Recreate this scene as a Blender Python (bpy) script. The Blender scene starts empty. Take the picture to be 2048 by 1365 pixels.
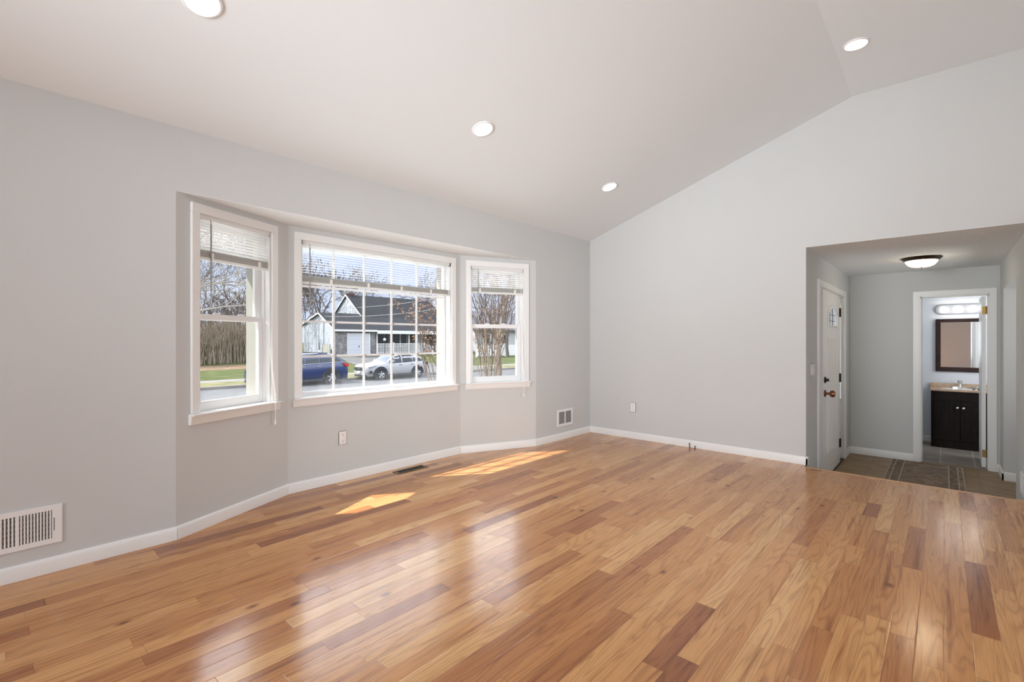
import bpy, bmesh, math, random
from mathutils import Vector, Matrix, noise

# ------------------------------------------------------------------ camera, sky, sun, lights, exposure
S = bpy.context.scene
COL = S.collection
PI = math.pi
S.view_settings.view_transform = 'Standard'
S.view_settings.look = 'None'
S.view_settings.gamma = 1.0
S.view_settings.use_curve_mapping = False
S.view_settings.exposure = 0.0
try:
    S.cycles.use_denoising = True
    S.cycles.max_bounces = 12
    S.cycles.diffuse_bounces = 6
    S.cycles.glossy_bounces = 5
    S.cycles.transparent_max_bounces = 16
    S.cycles.sample_clamp_indirect = 8.0
    S.cycles.caustics_reflective = False
    S.cycles.caustics_refractive = False
except Exception:
    pass

cd = bpy.data.cameras.new('camera')
cam = bpy.data.objects.new('camera', cd)
COL.objects.link(cam)
cam.location = (0, 0, 1.18)
cam.rotation_euler = (math.radians(90), 0, math.radians(-47.73))
cd.sensor_width = 36.0
cd.lens = 950.6 / 2048 * 36
cd.shift_y = -2.5 / 2048
cd.clip_start = 0.02
cd.clip_end = 500
S.camera = cam

W = bpy.data.worlds.new('sky')
S.world = W
W.use_nodes = True
wt = W.node_tree
wt.nodes.clear()
SKY_STRENGTH = 1.25


def N(t, typ, **kw):
    n = t.nodes.new(typ)
    for k, v in kw.items():
        if k in n.inputs:
            n.inputs[k].default_value = v
        else:
            setattr(n, k, v)
    return n


def ramp(t, stops, interp='LINEAR'):
    r = t.nodes.new('ShaderNodeValToRGB')
    cr = r.color_ramp
    cr.interpolation = interp
    while len(cr.elements) < len(stops):
        cr.elements.new(0.5)
    for e, (p, c) in zip(cr.elements, stops):
        e.position = p
        e.color = (c[0], c[1], c[2], 1)
    return r


_tc = N(wt, 'ShaderNodeTexCoord')
_sep = N(wt, 'ShaderNodeSeparateXYZ')
wt.links.new(_tc.outputs['Generated'], _sep.inputs[0])
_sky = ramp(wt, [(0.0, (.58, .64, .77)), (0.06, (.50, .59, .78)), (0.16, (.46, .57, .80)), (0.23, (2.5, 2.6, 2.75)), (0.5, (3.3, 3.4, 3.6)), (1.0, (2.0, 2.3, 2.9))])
wt.links.new(_sep.outputs['Z'], _sky.inputs[0])
_map = N(wt, 'ShaderNodeMapping')
_map.inputs['Scale'].default_value = (2.2, 2.2, 7.0)
wt.links.new(_tc.outputs['Generated'], _map.inputs[0])
_cn = N(wt, 'ShaderNodeTexNoise', Scale=2.0, Detail=6.0, Roughness=.6)
wt.links.new(_map.outputs[0], _cn.inputs['Vector'])
_cr = ramp(wt, [(.40, (0, 0, 0)), (.72, (1, 1, 1))])
wt.links.new(_cn.outputs['Fac'], _cr.inputs[0])
_mx = N(wt, 'ShaderNodeMixRGB')
wt.links.new(_cr.outputs[0], _mx.inputs[0])
wt.links.new(_sky.outputs[0], _mx.inputs[1])
_mx.blend_type = 'SCREEN'
_mx.inputs[2].default_value = (.42, .40, .36, 1)
# added glow in the unseen upper sky, for room light and floor reflections
SKY_GLOW = .2
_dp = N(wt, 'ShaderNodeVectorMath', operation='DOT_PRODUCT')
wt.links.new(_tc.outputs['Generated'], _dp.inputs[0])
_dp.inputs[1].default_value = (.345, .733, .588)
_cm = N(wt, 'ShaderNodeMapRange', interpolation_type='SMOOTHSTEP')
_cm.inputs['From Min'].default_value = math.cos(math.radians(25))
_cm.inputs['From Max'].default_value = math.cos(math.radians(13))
_cm.inputs['To Max'].default_value = SKY_GLOW
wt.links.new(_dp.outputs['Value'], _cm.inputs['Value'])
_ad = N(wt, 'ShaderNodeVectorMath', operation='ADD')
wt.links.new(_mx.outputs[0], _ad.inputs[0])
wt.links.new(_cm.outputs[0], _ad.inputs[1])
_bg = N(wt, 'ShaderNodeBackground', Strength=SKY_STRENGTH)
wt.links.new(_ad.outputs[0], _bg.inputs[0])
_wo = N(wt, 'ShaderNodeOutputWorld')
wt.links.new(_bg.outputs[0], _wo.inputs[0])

SUN_TAN = 1.10                       # tangent of the sun's elevation
sl = bpy.data.lights.new('sun', 'SUN')
sl.energy = 10.0
sl.color = (1.0, .98, .93)
sl.angle = math.radians(.6)
sun = bpy.data.objects.new('sun', sl)
COL.objects.link(sun)
sun.rotation_euler = Vector((.805, -.593, -SUN_TAN)).to_track_quat('-Z', 'Y').to_euler()


def area(name, loc, direction, sx, sy, power, color=(1, 1, 1)):
    l = bpy.data.lights.new(name, 'AREA')
    l.shape = 'RECTANGLE'
    l.size = sx
    l.size_y = sy
    l.energy = power
    l.color = color
    o = bpy.data.objects.new(name, l)
    COL.objects.link(o)
    o.location = loc
    o.rotation_euler = Vector(direction).to_track_quat('-Z', 'Z').to_euler()
    return o


# added unseen fill lights: upward onto the vault, inward from rear and side
area('ceiling_fill', (2.4, -2.4, .45), (.2, .7, 1), 4.6, 1.3, 25, (.90, 1.0, 1.08))
area('rear_fill', (.2, -3.85, 1.45), (.15, 1, .2), 3.6, 1.9, 11, (.90, 1.0, 1.08))
area('side_fill', (-2.3, 1.5, 1.45), (1, -.1, .25), 1.7, 1.9, 14, (.90, 1.0, 1.08))
area('side_fill_beam', (-2.3, 1.4, 1.4), (1, .06, .15), 1.6, 1.7, 41, (.95, 1.0, 1.05)).data.spread = math.radians(68)
area('rear_fill_beam', (1.9, -3.85, 1.3), (.15, 1, -.09), 1.4, 1.5, 11, (.97, 1.0, 1.02)).data.spread = math.radians(46)
# added fill in the unseen passage, brightens the foyer ceiling and walls
area('passage_fill', (6.88, -2.05, .9), (0, 1, .8), 1.0, 1.5, 14, (1.0, 1.0, .99)).data.spread = math.radians(125)
# added fill right of the doorway, out of view, brightens the bathroom
area('bathroom_fill', (8.75, -1.15, 1.2), (0, 1, .05), .7, .9, 13, (1.0, 1.0, 1.02))
DOWN_LIGHT = 9.0                    # radiance of the recessed lamps' lenses

# ------------------------------------------------------------------ helpers


class MB:
    """collects shapes, builds ONE mesh object"""

    def __init__(self):
        self.v = []
        self.f = []
        self.m = []
        self.mi = 0
        self.T = None

    def _add(self, vs, fs):
        n = len(self.v)
        if self.T is not None:
            vs = [self.T @ Vector(v) for v in vs]
        self.v += [tuple(v) for v in vs]
        self.f += [tuple(i + n for i in f) for f in fs]
        self.m += [self.mi] * len(fs)
        return self

    def box(self, x0, x1, y0, y1, z0, z1):
        if x0 > x1: x0, x1 = x1, x0
        if y0 > y1: y0, y1 = y1, y0
        if z0 > z1: z0, z1 = z1, z0
        v = [(x0, y0, z0), (x1, y0, z0), (x1, y1, z0), (x0, y1, z0), (x0, y0, z1), (x1, y0, z1), (x1, y1, z1), (x0, y1, z1)]
        return self._add(v, [(3, 2, 1, 0), (4, 5, 6, 7), (0, 1, 5, 4), (1, 2, 6, 5), (2, 3, 7, 6), (3, 0, 4, 7)])

    def prism(self, poly, a, b, axis='z'):
        """poly: 2D list; axis z: (x,y); axis y: (x,z); axis x: (y,z)"""
        n = len(poly)
        if axis == 'z':
            v = [(p[0], p[1], a) for p in poly] + [(p[0], p[1], b) for p in poly]
        elif axis == 'y':
            v = [(p[0], a, p[1]) for p in poly] + [(p[0], b, p[1]) for p in poly]
        else:
            v = [(a, p[0], p[1]) for p in poly] + [(b, p[0], p[1]) for p in poly]
        f = [tuple(range(n - 1, -1, -1)), tuple(range(n, 2 * n))]
        f += [(i, (i + 1) % n, n + (i + 1) % n, n + i) for i in range(n)]
        return self._add(v, f)

    def quad(self, *p):
        return self._add(list(p), [tuple(range(len(p)))])

    def tube(self, pts, r, n=8, caps=True):
        pts = [Vector(p) for p in pts]
        rr = r if isinstance(r, (list, tuple)) else [r] * len(pts)
        vs, fs = [], []
        prev = None
        for i, p in enumerate(pts):
            d = (pts[min(i + 1, len(pts) - 1)] - pts[max(i - 1, 0)])
            if d.length < 1e-9: d = Vector((0, 0, 1))
            d.normalize()
            if prev is None:
                a = Vector((0, 0, 1)) if abs(d.z) < .9 else Vector((1, 0, 0))
                u = d.cross(a).normalized()
            else:
                u = (prev - d * prev.dot(d))
                u = u.normalized() if u.length > 1e-6 else d.orthogonal().normalized()
            prev = u
            w = d.cross(u)
            for k in range(n):
                t = 2 * PI * k / n
                vs.append(p + (u * math.cos(t) + w * math.sin(t)) * rr[i])
        for i in range(len(pts) - 1):
            for k in range(n):
                a, b = i * n + k, i * n + (k + 1) % n
                fs.append((a, b, b + n, a + n))
        if caps:
            fs.append(tuple(range(n - 1, -1, -1)))
            L = (len(pts) - 1) * n
            fs.append(tuple(range(L, L + n)))
        return self._add(vs, fs)

    def lathe(self, prof, c=(0, 0, 0), n=24, axis='z', caps=True):
        """prof: list of (r, h)"""
        vs, fs = [], []
        for r, h in prof:
            for k in range(n):
                t = 2 * PI * k / n
                x, y = r * math.cos(t), r * math.sin(t)
                if axis == 'z': v = (c[0] + x, c[1] + y, c[2] + h)
                elif axis == 'y': v = (c[0] + x, c[1] + h, c[2] + y)
                else: v = (c[0] + h, c[1] + x, c[2] + y)
                vs.append(v)
        for i in range(len(prof) - 1):
            for k in range(n):
                a, b = i * n + k, i * n + (k + 1) % n
                fs.append((a, b, b + n, a + n))
        if caps:
            fs.append(tuple(range(n - 1, -1, -1)))
            L = (len(prof) - 1) * n
            fs.append(tuple(range(L, L + n)))
        return self._add(vs, fs)

    def build(self, name, mat, parent=None, smooth=False, bevel=0, seg=2, angle=35, loc=None, rz=0):
        me = bpy.data.meshes.new(name)
        me.from_pydata(self.v, [], self.f)
        mats = mat if isinstance(mat, (list, tuple)) else [mat]
        for m in mats: me.materials.append(m)
        me.polygons.foreach_set('material_index', self.m)
        bm = bmesh.new()
        bm.from_mesh(me)
        bmesh.ops.recalc_face_normals(bm, faces=bm.faces)
        if bevel:
            es = [e for e in bm.edges if len(e.link_faces) == 2 and e.calc_face_angle(0) > math.radians(30)]
            bmesh.ops.bevel(bm, geom=es, offset=bevel, segments=seg, affect='EDGES', clamp_overlap=True)
        bm.to_mesh(me)
        bm.free()
        if smooth or bevel:
            me.polygons.foreach_set('use_smooth', [True] * len(me.polygons))
            try:
                me.set_sharp_from_angle(angle=math.radians(angle))
            except Exception:
                pass
        me.update()
        o = bpy.data.objects.new(name, me)
        COL.objects.link(o)
        if parent is not None: o.parent = parent
        if loc is not None: o.location = loc
        if rz: o.rotation_euler.z = rz
        return o


def tag(o, label, cat, group=None, kind=None):
    o['label'] = label
    o['category'] = cat
    if group: o['group'] = group
    if kind: o['kind'] = kind
    return o


def empty(name, loc=(0, 0, 0), rz=0):
    o = bpy.data.objects.new(name, None)
    o.empty_display_size = .1
    COL.objects.link(o)
    o.location = loc
    o.rotation_euler = (0, 0, rz)
    return o


def thing(name, label, cat, loc=(0, 0, 0), rz=0, group=None, kind=None):
    return tag(empty(name, loc, rz), label, cat, group, kind)


# ------------------------------------------------------------------ materials
MATS = {}


def mat(name, color, rough=.5, metal=0.0, spec=.5, emit=None, estr=0.0, coat=0.0):
    m = bpy.data.materials.new(name)
    m.use_nodes = True
    t = m.node_tree
    b = t.nodes['Principled BSDF']
    b.inputs['Base Color'].default_value = (*color, 1)
    b.inputs['Roughness'].default_value = rough
    b.inputs['Metallic'].default_value = metal
    b.inputs['Specular IOR Level'].default_value = spec
    if coat: b.inputs['Coat Weight'].default_value = coat
    if emit:
        b.inputs['Emission Color'].default_value = (*emit, 1)
        b.inputs['Emission Strength'].default_value = estr
    MATS[name] = m
    return m


def bsdf(m): return m.node_tree.nodes['Principled BSDF']


def noisy(m, c0, c1, scale=5.0, stretch=(1, 1, 1), bump=0.0, bscale=None, detail=5.0, lo=.3, hi=.7):
    """colour variation by noise between c0 and c1 and optional bump"""
    t = m.node_tree
    b = bsdf(m)
    tc = N(t, 'ShaderNodeTexCoord')
    mp = N(t, 'ShaderNodeMapping')
    mp.inputs['Scale'].default_value = stretch
    t.links.new(tc.outputs['Object'], mp.inputs[0])
    n = N(t, 'ShaderNodeTexNoise', Scale=scale, Detail=detail)
    t.links.new(mp.outputs[0], n.inputs['Vector'])
    r = ramp(t, [(lo, c0), (hi, c1)])
    t.links.new(n.outputs['Fac'], r.inputs[0])
    t.links.new(r.outputs[0], b.inputs['Base Color'])
    if bump:
        n2 = N(t, 'ShaderNodeTexNoise', Scale=bscale or scale * 6, Detail=3.0)
        t.links.new(mp.outputs[0], n2.inputs['Vector'])
        bp = N(t, 'ShaderNodeBump', Strength=bump, Distance=.01)
        t.links.new(n2.outputs['Fac'], bp.inputs['Height'])
        t.links.new(bp.outputs[0], b.inputs['Normal'])
    return m


M_wall = noisy(mat('wall_paint', (.66, .65, .63), .75, spec=.25), (.605, .615, .61), (.622, .632, .626), 1.2, bump=.04, bscale=220)
M_ceil = noisy(mat('ceiling_paint', (.80, .79, .775), .85, spec=.2), (.79, .83, .845), (.80, .84, .855), 1.0, bump=.03, bscale=160)
M_pop = noisy(mat('textured_ceiling_paint', (.82, .83, .83), .9, spec=.15), (.78, .80, .80), (.86, .87, .87), 40, bump=.5, bscale=60)
M_trim = mat('white_trim_paint', (.84, .84, .83), .35)
M_vinyl = mat('white_vinyl', (.80, .80, .80), .3)
M_cream = mat('cream_exterior_trim', (.70, .68, .60), .5)
M_bathwall = mat('bathroom_paint', (.70, .73, .77), .7, spec=.25)
M_plate = mat('white_plastic', (.86, .85, .83), .3)
M_slot = mat('dark_slot', (.02, .02, .02), .6)
M_vent = mat('white_vent_metal', (.85, .85, .84), .35)
M_duct = mat('dark_duct', (.06, .055, .05), .7)
M_black = mat('black_metal', (.02, .02, .02), .4, .6)
M_bronze = mat('oil_rubbed_bronze', (.06, .04, .028), .35, .9)
M_copper = mat('copper_bronze', (.24, .09, .045), .28, .9)
M_chrome = mat('chrome', (.85, .85, .86), .12, 1.0)
M_nickel = mat('brushed_nickel', (.62, .60, .57), .3, 1.0)
M_brass = mat('aged_brass', (.30, .19, .06), .4, 1.0)
M_espresso = noisy(mat('espresso_wood', (.012, .008, .007), .45, spec=.1), (.009, .006, .005), (.018, .012, .01), 6, (8, 8, 1))
M_mirframe = noisy(mat('mahogany_wood', (.03, .014, .012), .35, spec=.15), (.022, .011, .01), (.04, .018, .014), 5, (10, 2, 2))
M_mirror = mat('mirror_glass', (.9, .9, .9), .02, 1.0)
M_counter = noisy(mat('beige_marble_top', (.55, .40, .27), .18), (.44, .30, .19), (.62, .47, .33), 9, bump=0)
M_porcelain = mat('porcelain', (.82, .80, .76), .12)
M_regmetal = noisy(mat('brown_register_metal', (.20, .15, .10), .4, .5), (.17, .12, .08), (.25, .19, .13), 30)
M_blind = mat('white_blind_vinyl', (.88, .88, .86), .45)
_t = M_blind.node_tree
_tl = N(_t, 'ShaderNodeBsdfTranslucent')
_tl.inputs[0].default_value = (.88, .88, .86, 1)
_ms = N(_t, 'ShaderNodeMixShader')
_ms.inputs[0].default_value = .35
_t.links.new(bsdf(M_blind).outputs[0], _ms.inputs[1])
_t.links.new(_tl.outputs[0], _ms.inputs[2])
_t.links.new(_ms.outputs[0], _t.nodes['Material Output'].inputs[0])
M_wand = mat('clear_acrylic_wand', (.30, .29, .28), .15, spec=.5)
M_cord = mat('white_cord', (.85, .84, .81), .7)
M_lens = mat('lamp_lens', (.9, .9, .9), .4, emit=(1, .97, .93), estr=DOWN_LIGHT)
M_shade = mat('alabaster_glass', (.9, .85, .75), .4, emit=(1, .84, .60), estr=13.0)
M_bulb = mat('warm_bulb', (.9, .88, .8), .3, emit=(1, .91, .80), estr=16)
M_bracket = mat('bracket_metal', (.62, .62, .60), .35, .3)
M_cable = mat('black_cable', (.03, .03, .035), .5)


def glass(name, tint=(1, 1, 1), fog=False):
    m = bpy.data.materials.new(name)
    m.use_nodes = True
    t = m.node_tree
    t.nodes.clear()
    tr = N(t, 'ShaderNodeBsdfTransparent')
    tr.inputs[0].default_value = (*tint, 1)
    gl = N(t, 'ShaderNodeBsdfGlossy')
    gl.inputs['Roughness'].default_value = .02
    fr = N(t, 'ShaderNodeFresnel', IOR=1.35)
    ge = N(t, 'ShaderNodeNewGeometry')      # same reflection from either side of the thin pane
    io = N(t, 'ShaderNodeMapRange')
    io.inputs['To Min'].default_value = 1.35
    io.inputs['To Max'].default_value = 1 / 1.35
    t.links.new(ge.outputs['Backfacing'], io.inputs['Value'])
    t.links.new(io.outputs[0], fr.inputs['IOR'])
    mx = N(t, 'ShaderNodeMixShader')
    t.links.new(fr.outputs[0], mx.inputs[0])
    t.links.new(tr.outputs[0], mx.inputs[1])
    t.links.new(gl.outputs[0], mx.inputs[2])
    last = mx
    if fog:      # condensation and dust along the lower edge of the pane
        tc = N(t, 'ShaderNodeTexCoord')
        sp = N(t, 'ShaderNodeSeparateXYZ')
        t.links.new(tc.outputs['Object'], sp.inputs[0])
        ns = N(t, 'ShaderNodeTexNoise', Scale=9.0, Detail=5.0)
        mp = N(t, 'ShaderNodeMapping')
        mp.inputs['Scale'].default_value = (6, 1, .6)
        t.links.new(tc.outputs['Object'], mp.inputs[0])
        t.links.new(mp.outputs[0], ns.inputs['Vector'])
        mr = N(t, 'ShaderNodeMapRange')
        mr.inputs['From Min'].default_value = .75
        mr.inputs['From Max'].default_value = .90
        mr.inputs['To Min'].default_value = .18
        mr.inputs['To Max'].default_value = 0
        t.links.new(sp.outputs['Z'], mr.inputs['Value'])
        mu = N(t, 'ShaderNodeMath', operation='MULTIPLY')
        t.links.new(mr.outputs[0], mu.inputs[0])
        t.links.new(ns.outputs['Fac'], mu.inputs[1])
        df = N(t, 'ShaderNodeBsdfTranslucent')
        df.inputs[0].default_value = (.8, .82, .84, 1)
        m2 = N(t, 'ShaderNodeMixShader')
        t.links.new(mu.outputs[0], m2.inputs[0])
        t.links.new(mx.outputs[0], m2.inputs[1])
        t.links.new(df.outputs[0], m2.inputs[2])
        last = m2
    o = N(t, 'ShaderNodeOutputMaterial')
    t.links.new(last.outputs[0], o.inputs[0])
    return m


M_glass = glass('window_glass', (.97, .98, .98))
M_fogglass = glass('window_glass_with_condensation', (.97, .98, .98), True)


def plank_floor():
    m = bpy.data.materials.new('oak_strip_floor')
    m.use_nodes = True
    t = m.node_tree
    b = bsdf(m)
    L = t.links.new

    def math_(op, a, c=None, val=None):
        n = N(t, 'ShaderNodeMath', operation=op)
        if isinstance(a, (int, float)): n.inputs[0].default_value = a
        else: L(a, n.inputs[0])
        if c is not None:
            if isinstance(c, (int, float)): n.inputs[1].default_value = c
            else: L(c, n.inputs[1])
        return n.outputs[0]
    tc = N(t, 'ShaderNodeTexCoord')
    sp = N(t, 'ShaderNodeSeparateXYZ')
    L(tc.outputs['Object'], sp.inputs[0])
    x, y = sp.outputs['X'], sp.outputs['Y']
    yw = math_('DIVIDE', y, .082)
    row = math_('FLOOR', yw)
    fy = math_('SUBTRACT', yw, row)
    wn = N(t, 'ShaderNodeTexWhiteNoise', noise_dimensions='1D')
    L(row, wn.inputs['W'])
    ln = math_('ADD', math_('MULTIPLY', wn.outputs['Value'], .8), .55)
    wn2 = N(t, 'ShaderNodeTexWhiteNoise', noise_dimensions='1D')
    L(math_('ADD', row, 31.7), wn2.inputs['W'])
    xo = math_('DIVIDE', math_('ADD', x, math_('MULTIPLY', wn2.outputs['Value'], 9.0)), ln)
    # vary where the butt joints fall
    jn = N(t, 'ShaderNodeTexNoise', noise_dimensions='2D', Scale=.9, Detail=0.0)
    cjn = N(t, 'ShaderNodeCombineXYZ')
    L(xo, cjn.inputs[0]); L(math_('MULTIPLY', row, 7.31), cjn.inputs[1])
    L(cjn.outputs[0], jn.inputs['Vector'])
    xo = math_('ADD', xo, math_('MULTIPLY', jn.outputs['Fac'], 1.1))
    cell = math_('FLOOR', xo)
    fx = math_('SUBTRACT', xo, cell)
    cid = N(t, 'ShaderNodeCombineXYZ')
    L(row, cid.inputs[0]); L(cell, cid.inputs[1])
    pid = N(t, 'ShaderNodeTexWhiteNoise', noise_dimensions='2D')
    L(cid.outputs[0], pid.inputs['Vector'])
    # grain coordinates, shifted per board
    gx = math_('ADD', x, math_('MULTIPLY', pid.outputs['Value'], 40.0))
    gv = N(t, 'ShaderNodeCombineXYZ')
    L(math_('MULTIPLY', gx, 1.15), gv.inputs[0]); L(math_('MULTIPLY', y, 14.0), gv.inputs[1]); L(math_('MULTIPLY', pid.outputs['Value'], 20.0), gv.inputs[2])
    g1 = N(t, 'ShaderNodeTexNoise', Scale=1.0, Detail=1.0, Roughness=.4, Distortion=.25)
    L(gv.outputs[0], g1.inputs['Vector'])
    rings = math_('FRACT', math_('MULTIPLY', g1.outputs['Fac'], 11.0))
    rg = ramp(t, [(0, (.60, .54, .50)), (.25, (1, 1, 1)), (.7, (1.05, 1.05, 1.05)), (1, (.70, .65, .62))])
    L(rings, rg.inputs[0])
    gv2 = N(t, 'ShaderNodeCombineXYZ')
    L(math_('MULTIPLY', gx, 6.0), gv2.inputs[0]); L(math_('MULTIPLY', y, 190.0), gv2.inputs[1])
    g2 = N(t, 'ShaderNodeTexNoise', Scale=1.0, Detail=4.0, Roughness=.65)
    L(gv2.outputs[0], g2.inputs['Vector'])
    fine = ramp(t, [(.28, (.72, .72, .72)), (.55, (1, 1, 1))])
    L(g2.outputs['Fac'], fine.inputs[0])
    base = ramp(t, [(0, (.30, .105, .036)), (.06, (.40, .15, .05)), (.20, (.52, .225, .076)), (.55, (.60, .285, .10)), (.85, (.66, .335, .125)), (1, (.72, .41, .17))])
    L(pid.outputs['Value'], base.inputs[0])

    def mul(a, c, f=1.0):
        n = N(t, 'ShaderNodeMixRGB', blend_type='MULTIPLY')
        n.inputs[0].default_value = f
        L(a, n.inputs[1]); L(c, n.inputs[2])
        return n.outputs[0]
    c = mul(base.outputs[0], rg.outputs[0], .62)
    c = mul(c, fine.outputs[0], .9)
    # darker mineral streaks along some boards
    gv3 = N(t, 'ShaderNodeCombineXYZ')
    L(math_('MULTIPLY', gx, 1.3), gv3.inputs[0]); L(math_('MULTIPLY', y, 30.0), gv3.inputs[1])
    g3 = N(t, 'ShaderNodeTexNoise', Scale=1.0, Detail=3.0)
    L(gv3.outputs[0], g3.inputs['Vector'])
    st = ramp(t, [(.56, (1, 1, 1)), (.66, (.74, .64, .58)), (.76, (.46, .36, .30))])
    L(g3.outputs['Fac'], st.inputs[0])
    c = mul(c, st.outputs[0], .9)
    # knots
    vo = N(t, 'ShaderNodeTexVoronoi', Scale=1.0)
    gv4 = N(t, 'ShaderNodeCombineXYZ')
    L(math_('MULTIPLY', gx, 2.6), gv4.inputs[0]); L(math_('MULTIPLY', y, 4.6), gv4.inputs[1])
    L(gv4.outputs[0], vo.inputs['Vector'])
    kn = ramp(t, [(.02, (.22, .15, .12)), (.055, (.62, .5, .43)), (.10, (1, 1, 1))])
    L(vo.outputs['Distance'], kn.inputs[0])
    c = mul(c, kn.outputs[0], .9)
    # joints
    ey = math_('MINIMUM', fy, math_('SUBTRACT', 1.0, fy))
    ex = math_('MULTIPLY', math_('MINIMUM', fx, math_('SUBTRACT', 1.0, fx)), math_('DIVIDE', ln, .082))
    e = math_('MINIMUM', ey, ex)
    er = ramp(t, [(.0, (.42, .36, .32)), (.018, (1, 1, 1))])
    L(e, er.inputs[0])
    c = mul(c, er.outputs[0], .8)
    L(c, b.inputs['Base Color'])
    b.inputs['Roughness'].default_value = .23
    rr = N(t, 'ShaderNodeMapRange')
    rr.inputs['To Min'].default_value = .12
    rr.inputs['To Max'].default_value = .21
    L(g1.outputs['Fac'], rr.inputs['Value'])
    L(rr.outputs[0], b.inputs['Roughness'])
    b.inputs['Specular IOR Level'].default_value = .6
    # bump: joints, grain, slight waviness of the finish
    wv = N(t, 'ShaderNodeTexNoise', Scale=11.0, Detail=2.0)
    L(tc.outputs['Object'], wv.inputs['Vector'])
    er2 = ramp(t, [(.0, (0, 0, 0)), (.03, (1, 1, 1))])
    L(e, er2.inputs[0])
    hh = math_('ADD', math_('MULTIPLY', er2.outputs[0], .25), math_('MULTIPLY', g2.outputs['Fac'], .10))
    hh = math_('ADD', hh, math_('MULTIPLY', wv.outputs['Fac'], .6))
    hh = math_('ADD', hh, math_('MULTIPLY', pid.outputs['Value'], .12))
    bp = N(t, 'ShaderNodeBump', Strength=.10, Distance=.01)
    L(hh, bp.inputs['Height'])
    L(bp.outputs[0], b.inputs['Normal'])
    return m


M_floor = plank_floor()
M_nosing = noisy(mat('oak_nosing', (.60, .33, .16), .25), (.52, .27, .12), (.66, .38, .19), 6, (3, .4, 3))


def tile_mat(name, cols, sx, sy, ox, oy, grout):
    m = bpy.data.materials.new(name)
    m.use_nodes = True
    t = m.node_tree
    b = bsdf(m)
    L = t.links.new
    tc = N(t, 'ShaderNodeTexCoord')
    mp = N(t, 'ShaderNodeMapping')
    mp.inputs['Location'].default_value = (ox, oy, 0)
    L(tc.outputs['Object'], mp.inputs[0])
    br = N(t, 'ShaderNodeTexBrick')
    br.offset = 0.0
    br.inputs['Scale'].default_value = 1.0
    br.inputs['Mortar Size'].default_value = .006
    br.inputs['Brick Width'].default_value = sx
    br.inputs['Row Height'].default_value = sy
    br.inputs['Color1'].default_value = (0, 0, 0, 1)
    br.inputs['Color2'].default_value = (1, 1, 1, 1)
    br.inputs['Mortar'].default_value = (0, 0, 0, 1)
    L(mp.outputs[0], br.inputs['Vector'])
    st = N(t, 'ShaderNodeMapping')
    st.inputs['Scale'].default_value = (5, 1.2, 1)
    L(tc.outputs['Object'], st.inputs[0])
    ns = N(t, 'ShaderNodeTexNoise', Scale=2.6, Detail=6.0, Roughness=.6, Distortion=.6)
    L(st.outputs[0], ns.inputs['Vector'])
    r = ramp(t, [(.28, cols[0]), (.5, cols[1]), (.72, cols[2])])
    L(ns.outputs['Fac'], r.inputs[0])
    mx = N(t, 'ShaderNodeMixRGB')
    L(br.outputs['Fac'], mx.inputs[0])
    L(r.outputs[0], mx.inputs[1])
    mx.inputs[2].default_value = (*grout, 1)
    L(mx.outputs[0], b.inputs['Base Color'])
    b.inputs['Roughness'].default_value = .45
    return m


M_foytile = tile_mat('brown_stone_tile', [(.17, .10, .045), (.28, .18, .09), (.36, .26, .15)], .33, .32, .04, .285, (.20, .15, .10))
M_bathtile = tile_mat('grey_brown_stone_tile', [(.17, .14, .11), (.26, .225, .19), (.36, .33, .29)], .40, .32, .04, .285, (.46, .42, .36))


def rug_mat():
    m = bpy.data.materials.new('distressed_rug')
    m.use_nodes = True
    t = m.node_tree
    b = bsdf(m)
    L = t.links.new
    tc = N(t, 'ShaderNodeTexCoord')
    n1 = N(t, 'ShaderNodeTexNoise', Scale=9.0, Detail=8.0, Roughness=.75)
    L(tc.outputs['Object'], n1.inputs['Vector'])
    r = ramp(t, [(.3, (.14, .10, .07)), (.5, (.24, .18, .135)), (.62, (.33, .265, .21)), (.74, (.42, .36, .31))])
    L(n1.outputs['Fac'], r.inputs[0])
    n2 = N(t, 'ShaderNodeTexNoise', Scale=2.2, Detail=3.0)
    L(tc.outputs['Object'], n2.inputs['Vector'])
    r2 = ramp(t, [(.62, (0, 0, 0)), (.8, (.55, .55, .55))])
    L(n2.outputs['Fac'], r2.inputs[0])
    mx = N(t, 'ShaderNodeMixRGB')
    L(r2.outputs[0], mx.inputs[0]); L(r.outputs[0], mx.inputs[1])
    mx.inputs[2].default_value = (.13, .155, .20, 1)
    L(mx.outputs[0], b.inputs['Base Color'])
    b.inputs['Roughness'].default_value = .95
    b.inputs['Specular IOR Level'].default_value = .1
    return m


M_rug = rug_mat()
M_rugline = mat('rug_light_stripe', (.50, .42, .33), .95, spec=.1)
M_rugband = noisy(mat('rug_dark_band', (.09, .06, .045), .95, spec=.1), (.10, .07, .05), (.32, .25, .19), 45)

# ------------------------------------------------------------------ room shell
A0, A1, A2, A3 = (.742, 3.358), (1.537, 3.716), (3.292, 3.716), (4.089, 3.358)
XB = 5.182          # face of the right wall
YA = 3.358          # face of the window wall
XL, YR = -2.5, -4.0  # unseen side and rear walls
ZE, ZR, YRIDGE = 2.443, 3.353, .604
ZBAY = 2.06
ZF = -.366          # foyer floor
YFL, YFR = .963, -.484
XF = 7.921
ZFC = 2.052
XV = 9.60           # far bathroom wall


def frame_of(p, q):
    dx, dy = q[0] - p[0], q[1] - p[1]
    return (p[0], p[1], 0), math.atan2(dy, dx), math.hypot(dx, dy)


def local(p, q):
    loc, a, ln = frame_of(p, q)
    return Matrix.Translation(loc) @ Matrix.Rotation(a, 4, 'Z'), ln


# window openings in wall-local coordinates (s0, s1, z0, z1)
WIN = [(A0, A1, .142, .707, .727, 1.965), (A1, A2, .100, 1.627, .727, 1.960), (A2, A3, .110, .727, .727, 1.955)]
TH = .12

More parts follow.
